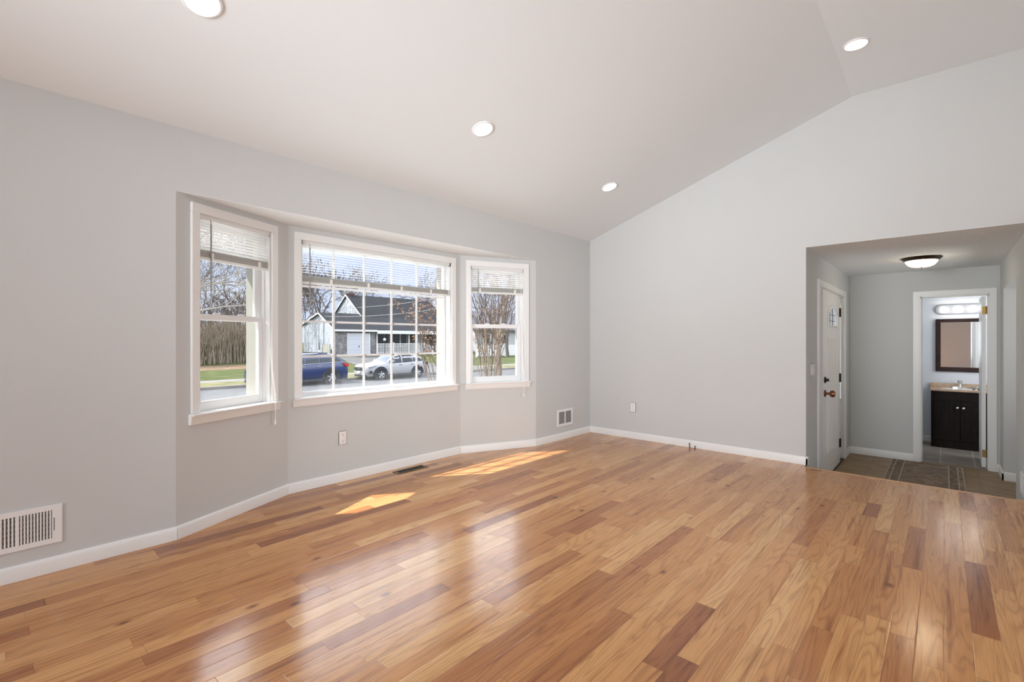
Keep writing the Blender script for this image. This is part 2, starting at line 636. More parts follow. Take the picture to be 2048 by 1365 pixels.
f = MB()
f.prism([(XL, YR), (5.075, YR), (5.075, YFL), (XB, YFL), (XB, YA), A3, A2, A1, A0, (XL, YA)], -.05, 0)
tag(f.build('floor', M_floor), 'glossy oak strip floor of the empty living room', 'floor', kind='structure')
n = MB()
n.prism([(5.06, -.0), (5.072, .0035), (5.092, .0035), (5.10, -.004), (5.10, -.03), (5.06, -.03)], -.484, YFL + .0, 'y')
tag(n.build('trim_1', M_nosing, smooth=True, angle=25), 'pale oak nosing strip along the step down to the foyer', 'trim', kind='structure')
r_ = MB()
r_.box(5.05, 5.09, -.484, YFL, ZF, -.03)
tag(r_.build('trim_2', M_trim), 'white riser under the oak nosing strip', 'trim', kind='structure')

w = MB()
w.box(XL, A0[0], YA, YA + TH, 0, 2.62)
w.box(A3[0], XB + .12, YA, YA + TH, 0, 2.62)
w.box(A0[0], A3[0], YA, YA + TH, ZBAY + .004, 2.62)
for (p, q, s0, s1, z0, z1) in WIN:
    T, ln = local(p, q)
    w.T = T
    e0 = .02 if p != A0 else 0
    e1 = .02 if q != A3 else 0
    w.box(-e0, s0, 0, TH, 0, ZBAY)
    w.box(s1, ln + e1, 0, TH, 0, ZBAY)
    w.box(s0, s1, 0, TH, 0, z0 - .012)
    w.box(s0, s1, 0, TH, z1, ZBAY)
w.T = None
tag(w.build('wall_left', M_wall), 'grey window wall with the angled bay', 'wall', kind='structure')

b = MB()
b.prism([(.80, YA + TH), (4.03, YA + TH), (3.40, 3.93), (1.43, 3.93)], ZBAY + .05, ZBAY + .14)
b.prism([(.742, 3.361), (4.089, 3.361), (4.089, 3.48), (3.33, 3.86), (1.50, 3.86), (.742, 3.48)], ZBAY, ZBAY + .05)
tag(b.build('ceiling_bay', M_ceil), 'white ceiling over the bay window recess', 'ceiling', kind='structure')

w = MB()
w.prism([(YFL + .004, 0), (YFL + .004, ZFC + .004), (YFR - .004, ZFC + .004), (YFR - .004, ZF - .05), (YR, ZF - .05), (YR, 3.45), (YRIDGE, 3.45), (YA + .1, 2.53), (YA + .1, 0)], XB, XB + .12, 'x')
tag(w.build('wall_right', M_wall), 'light grey gable wall with the wide foyer opening', 'wall', kind='structure')

SL = (ZR - ZE) / (YRIDGE - YA)
c = MB()
c.prism([(YA + .12, ZE + SL * .12), (YRIDGE, ZR), (YR - .1, ZR), (YR - .1, ZR + .1), (YRIDGE, ZR + .1), (YA + .12, ZE + SL * .12 + .1)], XL - .1, XB + .12, 'x')
tag(c.build('ceiling', M_ceil), 'white vaulted ceiling with a crease where it levels out', 'ceiling', kind='structure')

w = MB()
w.box(XL - .12, XL, YR, .6, 0, 3.4).box(XL - .12, XL, 2.4, YA, 0, 3.4).box(XL - .12, XL, .6, 2.4, 0, .45).box(XL - .12, XL, .6, 2.4, 2.45, 3.4)
tag(w.build('wall_side', M_wall), 'grey side wall behind the camera', 'wall', kind='structure')
w = MB()
w.box(XL, -1.7, YR - .12, YR, 0, 3.4).box(2.1, XB, YR - .12, YR, 0, 3.4).box(-1.7, 2.1, YR - .12, YR, 0, .45).box(-1.7, 2.1, YR - .12, YR, 2.45, 3.4)
tag(w.build('wall_rear', M_wall), 'grey rear wall behind the camera', 'wall', kind='structure')

# foyer and bathroom shell
DX0, DX1, DZ1 = 5.79, 7.43, 1.735        # front door opening
SX0, SX1, SZ1 = 6.272, 7.50, 1.742       # side passage opening
BY0, BY1, BZ1 = -.392, .225, 1.722       # bathroom door opening
f = MB()
f.box(5.05, XF + .06, -2.2, YFL + .1, ZF - .05, ZF)
tag(f.build('floor_foyer', M_foytile), 'brown stone tile floor of the sunken foyer', 'floor', kind='structure')
f = MB()
f.box(XF + .06, XV + .1, -1.3, .7, ZF - .05, ZF)
tag(f.build('floor_bathroom', M_bathtile), 'grey brown stone tile floor of the bathroom', 'floor', kind='structure')
c = MB()
c.box(XB + .003, XF + .1, YFR - 1.8, YFL + .1, ZFC, ZFC + .08)
tag(c.build('ceiling_foyer', M_pop), 'low textured white ceiling over the foyer', 'ceiling', kind='structure')
c = MB()
c.box(XF + .1, XV + .1, -1.3, .7, ZFC, ZFC + .08)
tag(c.build('ceiling_bathroom', M_ceil), 'white bathroom ceiling above the vanity light', 'ceiling', kind='structure')
w = MB()
w.box(XB + .003, DX0, YFL, YFL + .14, ZF, ZFC).box(DX1, XF + .1, YFL, YFL + .14, ZF, ZFC).box(DX0, DX1, YFL, YFL + .14, DZ1, ZFC)
w.box(5.09, XB, YFL, YFL + .14, ZF, -.001)
tag(w.build('wall_foyer_left', M_wall), 'grey foyer wall around the front door', 'wall', kind='structure')
w = MB()
w.box(XF, XF + .12, BY1, YFL, ZF, ZFC).box(XF, XF + .12, YFR - .1, BY0, ZF, ZFC).box(XF, XF + .12, BY0, BY1, BZ1, ZFC)
tag(w.build('wall_foyer_back', M_wall), 'grey foyer wall around the bathroom doorway', 'wall', kind='structure')
w = MB()
w.box(5.085, SX0, YFR - .12, YFR, ZF, ZFC).box(SX1, XF, YFR - .12, YFR, ZF, ZFC).box(SX0, SX1, YFR - .12, YFR, SZ1, ZFC)
w.box(SX1, SX1 + .12, YFR - 1.7, YFR - .12, ZF, ZFC).box(5.085, SX1 + .12, YFR - 1.8, YFR - 1.7, ZF, ZFC)
tag(w.build('wall_foyer_right', M_wall), 'grey foyer wall with the plain passage opening', 'wall', kind='structure')
w = MB()
w.box(XV, XV + .1, -1.3, .7, ZF, ZFC).box(XF + .12, XV, .6, .7, ZF, ZFC).box(XF + .12, XV, -1.3, -1.2, ZF, ZFC)
w.box(XF + .1205, XF + .13, BY1 + .07, .6, ZF, ZFC).box(XF + .1205, XF + .13, -1.2, BY0 - .07, ZF, ZFC)
tag(w.build('wall_bathroom', M_bathwall), 'pale bathroom walls behind the vanity', 'wall', kind='structure')


# baseboards
def base_run(mb, p, q, z0=0.0, h=.076, t=.014, e0=0.0, e1=0.0):
    T, ln = local(p, q)
    mb.T = T
    mb.prism([(-.0, z0), (-.0, z0 + h), (-t * .35, z0 + h), (-t * .8, z0 + h - .006), (-t, z0 + h - .016), (-t, z0)], -e0, ln + e1, 'x')
    mb.T = None


bb = MB()
base_run(bb, (XL, YA), A0, e1=.003)
base_run(bb, A0, A1, e1=-.003)
base_run(bb, A1, A2)
base_run(bb, A2, A3)
base_run(bb, A3, (XB, YA))
tag(bb.build('baseboard_left', M_trim, smooth=True), 'white baseboard following the window wall and bay', 'baseboard', kind='structure')
bb = MB()
base_run(bb, (XB, YA), (XB, YFL), e1=.014)
base_run(bb, (XB - .014, YFL), (XB + .05, YFL), e0=0)
tag(bb.build('baseboard_right', M_trim, smooth=True), 'white baseboard along the gable wall', 'baseboard', kind='structure')
bb = MB()
base_run(bb, (DX1 + .11, YFL), (XF, YFL), ZF, .092)
base_run(bb, (XF, YFL), (XF, BY1 + .065), ZF, .092)
base_run(bb, (XF, BY0 - .065), (XF, YFR), ZF, .092)
base_run(bb, (XF, YFR), (SX1, YFR), ZF, .092, e1=.014)
base_run(bb, (SX1, YFR + .014), (SX1, YFR - 1.7), ZF, .092)
tag(bb.build('baseboard_foyer', M_trim, smooth=True), 'white baseboard around the foyer and passage', 'baseboard', kind='structure')
bb = MB()
base_run(bb, (XV, .6), (XV, -1.2), ZF, .092)
tag(bb.build('baseboard_bathroom', M_trim, smooth=True), 'white baseboard on the bathroom wall beside the vanity', 'baseboard', kind='structure')


# ------------------------------------------------------------------ windows
def window(idx, label, double=True):
    p, q, s0, s1, z0, z1 = WIN[idx]
    loc, ang, ln = frame_of(p, q)
    root = tag(empty('window_%d' % (idx + 1), loc, ang), label, 'window', kind='structure')
    c0, c1 = s0 - .055, s1 + .055
    m = MB()
    m.box(c0, s0, -.018, 0, z0, z1).box(s1, c1, -.018, 0, z0, z1).box(c0, c1, -.018, 0, z1, z1 + .056)
    m.build('casing', M_trim, root, bevel=.003)
    m = MB()
    m.prism([(.0, z0), (-.05, z0), (-.054, z0 - .005), (-.05, z0 - .011), (-.03, z0 - .012), (-.026, z0 - .05), (-.02, z0 - .066), (0, z0 - .066)], c0 - .012, c1 + .012, 'x')
    m.box(s0, s1, 0, .06, z0 - .012, z0)
    m.build('sill', M_trim, root, bevel=.002)
    m = MB()          # inner jamb and frame
    m.box(s0, s0 + .012, 0, .125, z0, z1).box(s1 - .012, s1, 0, .125, z0, z1).box(s0, s1, 0, .125, z1 - .012, z1)
    m.box(s0, s1, .06, .125, z0 - .012, z0 + .012)
    if double:
        for sa in (s0 + .012, s1 - .020):
            m.box(sa, sa + .008, .045, .058, z0, z1)
            m.box(sa, sa + .008, .088, .094, z0, z1)
    m.build('frame', M_vinyl, root)
    m = MB()          # outside reveal boards
    m.box(s0 - .06, s0 + .006, .125, .225, z0 - .02, z1 + .03).box(s1 - .006, s1 + .06, .125, .225, z0 - .02, z1 + .03)
    m.box(s0 - .06, s1 + .06, .125, .225, z1 - .006, z1 + .05).box(s0 - .06, s1 + .06, .125, .24, z0 - .07, z0 - .004)
    m.build('outer_trim', M_cream, root)
    a0, a1 = s0 + .014, s1 - .014

    def sash(nm, za, zb, oa, ob, st, rb, rt, gmat):
        k = MB()
        k.box(a0, a0 + st, oa, ob, za, zb).box(a1 - st, a1, oa, ob, za, zb)
        k.box(a0 + st, a1 - st, oa, ob, za, za + rb).box(a0 + st, a1 - st, oa, ob, zb - rt, zb)
        so = k.build(nm, M_vinyl, root, bevel=.004)
        g = MB()
        om = (oa + ob) / 2
        g.quad((a0 + st, om, za + rb), (a1 - st, om, za + rb), (a1 - st, om, zb - rt), (a0 + st, om, zb - rt))
        g.build('pane', gmat, so)
        return so
    if double:
        zm = 1.326
        ls = sash('lower_sash', z0 + .006, zm + .020, .058, .086, .034, .052, .036, M_fogglass)
        k = MB()
        k.box((a0 + a1) / 2 - .12, (a0 + a1) / 2 - .07, .062, .082, zm + .020, zm + .032)
        k.box((a0 + a1) / 2 + .07, (a0 + a1) / 2 + .12, .062, .082, zm + .020, zm + .032)
        k.build('sash_lock', M_vinyl, ls, bevel=.003)
        sash('upper_sash', zm - .02, z1 - .014, .094, .122, .034, .034, .040, M_glass)
    else:
        fs = sash('fixed_sash', z0 + .010, z1 - .012, .070, .110, .026, .026, .030, M_fogglass)
        k = MB()
        for sx in (.407, .689, .972, 1.255):
            k.box(sx - .009, sx + .009, .068, .080, z0 + .034, z1 - .04)
        for zx in (1.045, 1.327, 1.610):
            k.box(a0 + .026, a1 - .026, .071, .079, zx - .009, zx + .009)
        k.build('grille', M_vinyl, fs, bevel=.002)
        k = MB()
        for sx in (.407, .689, .972, 1.255):
            for zx in (1.045, 1.327):
                k.box(sx + .008, sx + .024, .066, .082, zx - .016, zx + .007)
        k.build('grille_clip', mat('grey_clip', (.38, .36, .33), .5), fs, bevel=.002)
    return root


window(0, 'left angled double hung window of the bay, lawn and hedge beyond it')
window(1, 'large fixed middle window of the bay, divided by a white grille', False)
window(2, 'right angled double hung window of the bay, next to the wall vent')


def blind(idx, label, zbot, tilt, wand_s, wand_z, cord_s, cord_z):
    p, q, s0, s1, z0, z1 = WIN[idx]
    loc, ang, ln = frame_of(p, q)
    root = thing('mini_blind', label, 'blind', loc, ang, 'mini blinds in the bay windows')
    a, b_ = s0 + .010, s1 - .010
    zt = z1 - .003
    m = MB()
    m.box(a, b_, .003, .030, zt - .027, zt)
    m.build('headrail', M_blind, root, bevel=.002)
    for sx in (a - .006, b_ - .002):
        m = MB()
        m.box(sx, sx + .008, .0, .034, zt - .032, zt + .001)
        m.build('bracket', M_bracket, root)
    m = MB()
    zst = zbot + .062
    z = zt - .040
    ct, sn = math.cos(tilt), math.sin(tilt)
    while z > zst + .012:
        pts = []
        for u_, h in ((-.0125, -.0012), (-.006, .0008), (0, .0016), (.006, .0008), (.0125, -.0012)):
            pts.append((.0165 + u_ * ct - h * sn, z + u_ * sn + h * ct))
        for k in range(4):
            (y0, za), (y1, zb) = pts[k], pts[k + 1]
            m.quad((a + .003, y0, za), (b_ - .003, y0, za), (b_ - .003, y1, zb), (a + .003, y1, zb))
        z -= .0205
    m.build('slats', M_blind, root, smooth=True)
    m = MB()
    k = zbot + .018
    i = 0
    while k < zst:
        m.box(a + .003, b_ - .003, .003 + .001 * (i % 2), .029 + .001 * (i % 3), k, k + .0016)
        k += .0036
        i += 1
    m.build('gathered_slats', M_blind, root)
    m = MB()
    m.box(a + .003, b_ - .003, .004, .029, zbot, zbot + .017)
    m.build('bottom_rail', M_blind, root, bevel=.003)
    nn = 2 if b_ - a < 1 else 4
    for i in range(nn):
        m = MB()
        sx = a + (b_ - a) * (.16 + .68 * i / (nn - 1))
        for yy in (.0028, .0302):
            m.tube([(sx, yy, zt - .027), (sx, yy, zbot + .008)], .0009, 4)
        m.box(sx - .012, sx + .012, .0015, .0032, zbot, zbot + .05)
        m.build('ladder_cord', M_cord, root)
    m = MB()
    m.tube([(wand_s, .0, zt - .02), (wand_s, -.004, zt - .05)], .0022, 6)
    m.tube([(wand_s, -.004, zt - .05), (wand_s, -.006, wand_z)], .0045, 6)
    m.build('tilt_wand', M_wand, root, smooth=True)
    m = MB()
    pts = [(cord_s, .001, zt - .022), (cord_s, -.006, zt - .2), (cord_s + .006, -.022, z0 + .35)]
    if cord_z < z0: pts += [(cord_s + .012, -.062, z0 + .01), (cord_s + .012, -.062, cord_z)]
    else: pts += [(cord_s + .03, -.02, cord_z + .2), (cord_s - .01, -.02, cord_z)]
    m.tube(pts, .0019, 6)
    pts2 = [(x + (.008 if i else .004), y, z) for i, (x, y, z) in enumerate(pts)]
    pts2[-1] = pts[-1]
    m.tube(pts2, .0017, 6)
    lc = m.build('lift_cord', M_cord, root, smooth=True)
    m = MB()
    e = pts[-1]
    m.lathe([(.002, .018), (.005, .008), (.0075, -.016), (.004, -.020)], e, 10)
    m.build('tassel', M_plate, lc, smooth=True)
    return root


blind(0, 'white mini blind raised to the top of the left angled window', 1.682, math.radians(-28), .225, 1.405, .675, .585)
blind(1, 'widest white mini blind, across the big gridded middle window', 1.622, math.radians(0), .170, 1.385, 1.585, 1.02)
blind(2, 'white mini blind raised to the top of the right angled window', 1.672, math.radians(-24), .195, 1.40, .685, .585)


# ------------------------------------------------------------------ wall fittings
def outlet(label, loc, rz):
    """plate in local x-z plane, facing local -y"""
    root = thing('wall_outlet', label, 'outlet', loc, rz, 'wall outlets near the baseboards')
    m = MB()
    m.box(-.035, .035, -.006, 0, -.057, .057)
    m.build('cover_plate', M_plate, root, bevel=.003)
    for dz in (.026, -.026):
        m = MB()
        m.prism([(-.017, dz - .010), (-.012, dz - .014), (.012, dz - .014), (.017, dz - .010), (.017, dz + .010), (.012, dz + .014), (-.012, dz + .014), (-.017, dz + .010)], -.0085, -.004, 'y')
        r = m.build('receptacle', M_plate, root)
        m = MB()
        m.box(-.0085, -.006, -.0088, -.008, dz - .001, dz + .008).box(.006, .0085, -.0088, -.008, dz - .001, dz + .008)
        m.lathe([(.0028, 0), (.0028, .001)], (0, -.0089, dz - .008), 8, 'y')
        m.build('slot', M_slot, r)
    m = MB()
    m.lathe([(.003, 0), (.003, .001)], (0, -.0068, 0), 8, 'y')
    m.build('screw', M_nickel, root)
    return root


outlet('white outlet under the big middle bay window', (A1[0] + .447, YA + .358, .362), 0)
outlet('white outlet on the plain gable wall', (XB, 2.751, .370), -PI / 2)


def wall_vent(label, loc, rz, wd, ht, vertical, group='white wall registers'):
    root = thing('wall_vent', label, 'vent', loc, rz, group)
    bd = .026
    m = MB()
    hw, hh = wd / 2, ht / 2
    m.box(-hw, -hw + bd, -.010, 0, -hh, hh).box(hw - bd - (.012 if vertical else 0), hw, -.010, 0, -hh, hh)
    rb = bd + (.012 if vertical else 0)
    m.box(-hw + bd, hw - rb, -.010, 0, -hh, -hh + bd).box(-hw + bd, hw - rb, -.010, 0, hh - bd, hh)
    m.box(-.007, .007, -.010, 0, -hh + bd, hh - bd)
    m.build('frame', M_vent, root, bevel=.0015)
    m = MB()
    m.box(-hw + .01, hw - .01, -.001, -.0002, -hh + .01, hh - .01)
    m.build('duct_backing', M_duct, root)
    m = MB()
    if vertical:
        for side in (-1, 1):
            xa, xb = (.009, hw - bd - .012) if side > 0 else (-hw + bd, -.009)
            k = 10
            for i in range(k):
                x = xa + (xb - xa) * (i + .5) / k
                m.prism([(x - .0042, -.009), (x + .0012, -.009), (x + .0042, -.0015), (x + .0025, -.0015)], -hh + bd, hh - bd, 'z')
    else:
        k = 18
        for side in (-1, 1):
            xa, xb = (.007, hw - bd) if side > 0 else (-hw + bd, -.007)
            for i in range(k):
                z = -hh + bd + (ht - 2 * bd) * (i + .5) / k
                m.prism([(-.009, z + .0024), (-.009, z + .0010), (-.0015, z - .0034), (-.0015, z - .0020)], xa, xb, 'x')
    m.build('louvers', M_vent, root)
    if vertical:
        m = MB()
        for i in range(6):
            z = -hh + bd + (ht - 2 * bd) * (i + .5) / 6
            m.box(-hw + bd, hw - bd - .012, -.0035, -.0012, z - .003, z + .003)
        m.build('damper_blades', mat('damper_metal', (.30, .27, .23), .5), root)
        m = MB()
        m.box(hw - bd - .006, hw - bd - .003, -.0106, -.0095, -.032, .032)
        s = m.build('lever_slot', M_slot, root)
    return root


wall_vent('white wall vent with upright louvers, left of the bay', (.092, YA, .243), 0, .322, .195, True)
wall_vent('white wall vent with level louvers, between the bay and the gable wall', (4.633, YA, .254), 0, .306, .195, False)
wall_vent('white vent low on the right foyer wall, at the photo edge', (5.70, YFR, -.012), PI, .30, .17, True)

# floor register
root = thing('floor_register', 'brown metal register set in the oak floor under the bay', 'vent', (2.575, 3.583, 0))
m = MB()
m.box(-.162, .162, -.052, -.034, 0, .005).box(-.162, .162, .034, .052, 0, .005).box(-.162, -.135, -.034, .034, 0, .005).box(.135, .162, -.034, .034, 0, .005)
m.build('frame', M_regmetal, root, bevel=.002)
m = MB()
m.box(-.135, .135, -.034, .034, .0002, .0012)
m.build('dark_opening', M_duct, root)
m = MB()
for i in range(22):
    x = -.128 + i * .0122
    m.box(x, x + .0035, -.034, .034, .001, .0042)
m.box(-.135, .135, -.002, .002, .001, .0045)
m.build('louvers', mat('dark_register_metal', (.07, .06, .035), .45, .4), root)

# cable ends by the gable wall
for k, (y, h, lb) in enumerate(((2.055, .052, 'taller of two dark cable stubs by the gable wall baseboard'), (1.995, .030, 'shorter of two dark cable stubs by the gable wall baseboard'))):
    root = thing('cable_stub', lb, 'cable', (XB - .045, y, 0), 0, 'cable stubs in the floor')
    m = MB()
    m.tube([(0, 0, 0), (0, 0, h * .55), (.002, .001, h)], .0042, 8)
    m.build('cable', M_cable, root, smooth=True)
    m = MB()
    m.lathe([(.006, 0), (.006, .008), (.004, .010)], (0.002, .001, h - .010), 8)
    m.build('end_cap', M_slot, root)


# recessed lights
def downlight(label, x, y):
    slope = y > YRIDGE
    z = ZR + SL * (y - YRIDGE) if slope else ZR
    root = thing('recessed_light', label, 'ceiling light', (x, y, z), 0, 'recessed ceiling lights')
    if slope: root.rotation_euler = (math.atan(SL), 0, 0)
    m = MB()
    m.lathe([(.066, -.004), (.070, -.009), (.079, -.007), (.083, -.001), (.083, .004), (.066, .004)], (0, 0, 0), 40)
    # open ring: drop the caps
    m.f = m.f[:-2]; m.m = m.m[:-2]
    m.build('trim_ring', M_vinyl, root, smooth=True)
    m = MB()
    m.lathe([(.0665, -.0055), (.04, -.0065), (.012, -.007)], (0, 0, 0), 40)
    m.build('lens', M_lens, root, smooth=True)
    return root


downlight('lit recessed light cut by the top edge of the photo', .655, 2.505)
downlight('lit recessed light above the bay window, middle of the row', 2.433, 2.500)
downlight('lit recessed light on the sloping ceiling near the corner of the gable wall', 4.213, 2.500)
downlight('lit recessed light on the level ceiling past the crease', 4.282, .478)

# ------------------------------------------------------------------ front door with sidelights
root = tag(empty('door_1', (0, YFL, 0)), 'white front door with arched glass and narrow sidelights', 'door', kind='structure')
m = MB()
m.box(5.70, DX0, -.018, 0, ZF, DZ1 + .07).box(DX1, 7.545, -.018, 0, ZF, DZ1 + .07).box(DX0, DX1, -.018, 0, DZ1, DZ1 + .07)
m.build('casing', M_trim, root, bevel=.004)
m = MB()
for a, b_ in ((DX0, 5.81), (6.015, 6.045), (7.125, 7.155), (7.41, DX1)):
    m.box(a, b_, 0, .13, ZF, DZ1)
m.box(DX0, DX1, 0, .13, DZ1 - .015, DZ1)
m.build('frame', M_trim, root)
m = MB()
m.box(DX0, DX1, -.01, .14, ZF, ZF + .018)
m.build('threshold', M_bronze, root)
for a, b_ in ((5.81, 6.015), (7.155, 7.41)):
    m = MB()
    m.box(a, b_, .03, .07, ZF + .018, .42).box(a, a + .035, .03, .07, .42, DZ1 - .1).box(b_ - .035, b_, .03, .07, .42, DZ1 - .1)
    m.box(a, b_, .03, .07, DZ1 - .1, DZ1 - .015)
    for za, zb in ((-.30, .02), (.06, .38)):
        m.box(a + .045, b_ - .045, .018, .03, za, za + .025).box(a + .045, b_ - .045, .018, .03, zb - .025, zb)
        m.box(a + .045, a + .065, .018, .03, za, zb).box(b_ - .065, b_ - .045, .018, .03, za, zb)
    m.box(a + .028, a + .042, .015, .032, .42, DZ1 - .1).box(b_ - .042, b_ - .028, .015, .032, .42, DZ1 - .1)
    m.box(a + .028, b_ - .028, .015, .032, .41, .43).box(a + .028, b_ - .028, .015, .032, DZ1 - .11, DZ1 - .09)
    sd = m.build('sidelight', M_trim, root, bevel=.003)
    m = MB()
    m.quad((a + .035, .05, .42), (b_ - .035, .05, .42), (b_ - .035, .05, DZ1 - .1), (a + .035, .05, DZ1 - .1))
    m.build('pane', M_glass, sd)
m = MB()
sx0, sx1 = 6.048, 7.122
gx0, gx1, gz0, gz1 = 6.29, 6.88, 1.335, 1.585
m.box(sx0, gx0, .0, .044, ZF + .02, DZ1 - .018).box(gx1, sx1, .0, .044, ZF + .02, DZ1 - .018)
m.box(gx0, gx1, .0, .044, ZF + .02, gz0).box(gx0, gx1, .0, .044, gz1, DZ1 - .018)
arc = []
for i in range(13):
    u_ = i / 12
    arc.append((gx0 + (gx1 - gx0) * u_, gz1 - .11 + .10 * math.sin(PI * u_)))
for i in range(12):
    (xa, za), (xb, zb) = arc[i], arc[i + 1]
    m.prism([(xa, za), (xb, zb), (xb, gz1), (xa, gz1)], 0, .044, 'y')
slab = m.build('slab', M_trim, root)
m = MB()
m.quad((gx0, .022, gz0), (gx1, .022, gz0), (gx1, .022, gz1), (gx0, .022, gz1))
gl = m.build('arched_glass', glass('door_glass', (.93, .95, .97)), root)
m = MB()
for zz in (1.40, 1.47): m.box(gx0, gx1, .017, .021, zz - .003, zz + .003)
for i in range(1, 4):
    xx = gx0 + (gx1 - gx0) * i / 4
    m.tube([(xx, .019, gz0), (xx, .019, gz1 - .02)], .004, 6)
m.build('leading', mat('lead_came', (.15, .15, .17), .5, .5), gl)
m = MB()
m.tube([(p[0], -.004, p[1]) for p in arc], .014, 6)
m.tube([(gx0, -.004, arc[0][1]), (gx0, -.004, gz0), (gx1, -.004, gz0), (gx1, -.004, arc[-1][1])], .014, 6)
m.build('glass_moulding', M_trim, root, smooth=True)
m = MB()
for i in range(5):
    xx = 6.28 + i * .15
    m.prism([(xx - .022, 0), (xx - .010, -.016), (xx + .010, -.016), (xx + .022, 0)], -.08, 1.20, 'z')
m.box(6.27, 6.90, -.006, 0, 1.19, 1.21).box(6.27, 6.90, -.006, 0, -.09, -.07)
m.build('vertical_moulding', M_trim, root)
for zc in (1.519, .707, -.103):
    m = MB()
    m.box(7.085, 7.135, -.006, .002, zc - .052, zc + .052)
    m.tube([(7.128, -.008, zc - .054), (7.128, -.008, zc + .054)], .008, 8)
    m.build('hinge', M_black, root)
m = MB()
m.lathe([(.038, 0), (.036, -.012), (.020, -.014)], (6.125, 0, .595), 20, 'y')
m.lathe([(.014, -.012), (.014, -.045), (.030, -.052), (.038, -.068), (.036, -.085), (.022, -.096), (.004, -.098)], (6.125, 0, .595), 20, 'y')
m.build('knob', [M_copper], root, smooth=True)
m = MB()
m.lathe([(.036, 0), (.033, -.012), (.012, -.014)], (6.125, 0, .742), 20, 'y')
m.box(6.117, 6.133, -.040, -.012, .726, .758)
m.build('deadbolt', M_black, root, smooth=True)

# switches on the foyer wall
root = thing('light_switch', 'white double light switch plate beside the front door casing', 'light switch', (5.455, YFL, .885))
m = MB()
m.box(-.085, .085, -.006, 0, -.06, .06)
m.build('cover_plate', M_plate, root, bevel=.003)
for sx in (-.04, .04):
    m = MB()
    m.prism([(-.006, -.033), (-.010, -.033), (-.007, .0), (-.011, .033), (-.006, .033)], sx - .022, sx + .022, 'x')
    m.build('rocker', M_plate, root)

# ------------------------------------------------------------------ bathroom door
root = tag(empty('door_2', (XF, 0, 0)), 'white bathroom door standing open inside its cased doorway', 'door', kind='structure')
m = MB()
m.box(-.018, 0, BY1, BY1 + .066, ZF, BZ1 + .066).box(-.018, 0, BY0 - .066, BY0, ZF, BZ1 + .066).box(-.018, 0, BY0, BY1, BZ1, BZ1 + .066)
m.build('casing', M_trim, root, bevel=.004)
m = MB()
m.box(0, .125, BY1 - .014, BY1, ZF, BZ1).box(0, .125, BY0, BY0 + .010, ZF, BZ1).box(0, .125, BY0, BY1, BZ1 - .012, BZ1)
m.box(.05, .085, BY1 - .024, BY1 - .014, ZF, BZ1)
m.build('jamb', M_trim, root)
m = MB()
m.box(.13, .72, -.372, -.336, ZF + .012, BZ1 - .016)
sl_ = m.build('slab', M_trim, root, bevel=.002)
m = MB()
for za, zb in ((-.2, .5), (.65, 1.6)):
    for xa, xb in ((.22, .40), (.46, .64)):
        m.box(xa, xb, -.338, -.332, za, zb)
m.build('panel_moulding', M_trim, sl_, bevel=.003)
for zc in (1.535, -.19):
    m = MB()
    m.box(.126, .130, -.366, -.340, zc - .045, zc + .045)
    m.box(.10, .131, -.383, -.379, zc - .045, zc + .045)
    m.tube([(.124, -.376, zc - .047), (.124, -.376, zc + .047)], .007, 8)
    m.build('hinge', M_brass, root)
m = MB()
for sgn in (1, -1):
    y = -.336 if sgn > 0 else -.372
    m.lathe([(.027, 0), (.025, sgn * .010), (.010, sgn * .014), (.010, sgn * .035), (.025, sgn * .045), (.026, sgn * .058), (.012, sgn * .066)], (.66, y, .55), 16, 'y')
m.build('knob', M_nickel, root, smooth=True)

# ------------------------------------------------------------------ bathroom things
VX = 9.19
root = thing('vanity_cabinet', 'dark espresso two door vanity cabinet in the bathroom', 'cabinet', (VX, -.17, ZF))
HC = .81
m = MB()
m.box(.02, .395, -.31, .31, .0, HC)
m.box(.0, .02, -.31, .31, .0, .11).box(.0, .02, -.31, .31, .675, HC)
m.box(.0, .02, -.31, -.285, .11, .675).box(.0, .02, .285, .31, .11, .675)
m.build('body', M_espresso, root, bevel=.002)
for sg in (-1, 1):
    y0, y1 = (.004, .285) if sg > 0 else (-.285, -.004)
    m = MB()
    m.box(-.012, .006, y0, y0 + .05, .115, .672).box(-.012, .006, y1 - .05, y1, .115, .672)
    m.box(-.012, .006, y0 + .05, y1 - .05, .115, .17).box(-.012, .006, y0 + .05, y1 - .05, .615, .672)
    m.box(-.004, .006, y0 + .05, y1 - .05, .17, .615)
    d = m.build('door', M_espresso, root, bevel=.002)
    m = MB()
    m.lathe([(.006, 0), (.006, -.012), (.014, -.018), (.015, -.024), (.008, -.029)], (-.012, sg * .032, .585), 14, 'x')
    m.build('knob', M_nickel, d, smooth=True)
root = thing('sink_countertop', 'beige marbled sink top lying on the dark vanity', 'countertop', (VX, -.17, ZF + HC))
m = MB()
m.box(-.02, .39, -.325, .325, 0.0, .030)
m.box(.375, .395, -.325, .325, .030, .092)
m.build('slab', M_counter, root, bevel=.004)
m = MB()
n_ = 28
rim = [(.15 * math.cos(2 * PI * i / n_), .20 * math.sin(2 * PI * i / n_)) for i in range(n_)]
m.lathe([(.205, .0305), (.20, .034), (.19, .0325), (.16, .031), (.0, .0306)], (0, 0, 0), 32)
m.T = None
bo = m.build('basin', M_porcelain, root, smooth=True, loc=(.162, 0, 0))
bo.scale = (.66, 1, 1)
root = thing('faucet', 'chrome faucet with clear knob on the beige sink top', 'faucet', (VX + .335, -.17, ZF + HC + .0312))
m = MB()
m.prism([(-.025, -.075), (.02, -.075), (.025, 0), (.02, .075), (-.025, .075), (-.03, 0)], 0, .016)
m.build('base', M_chrome, root, bevel=.004)
m = MB()
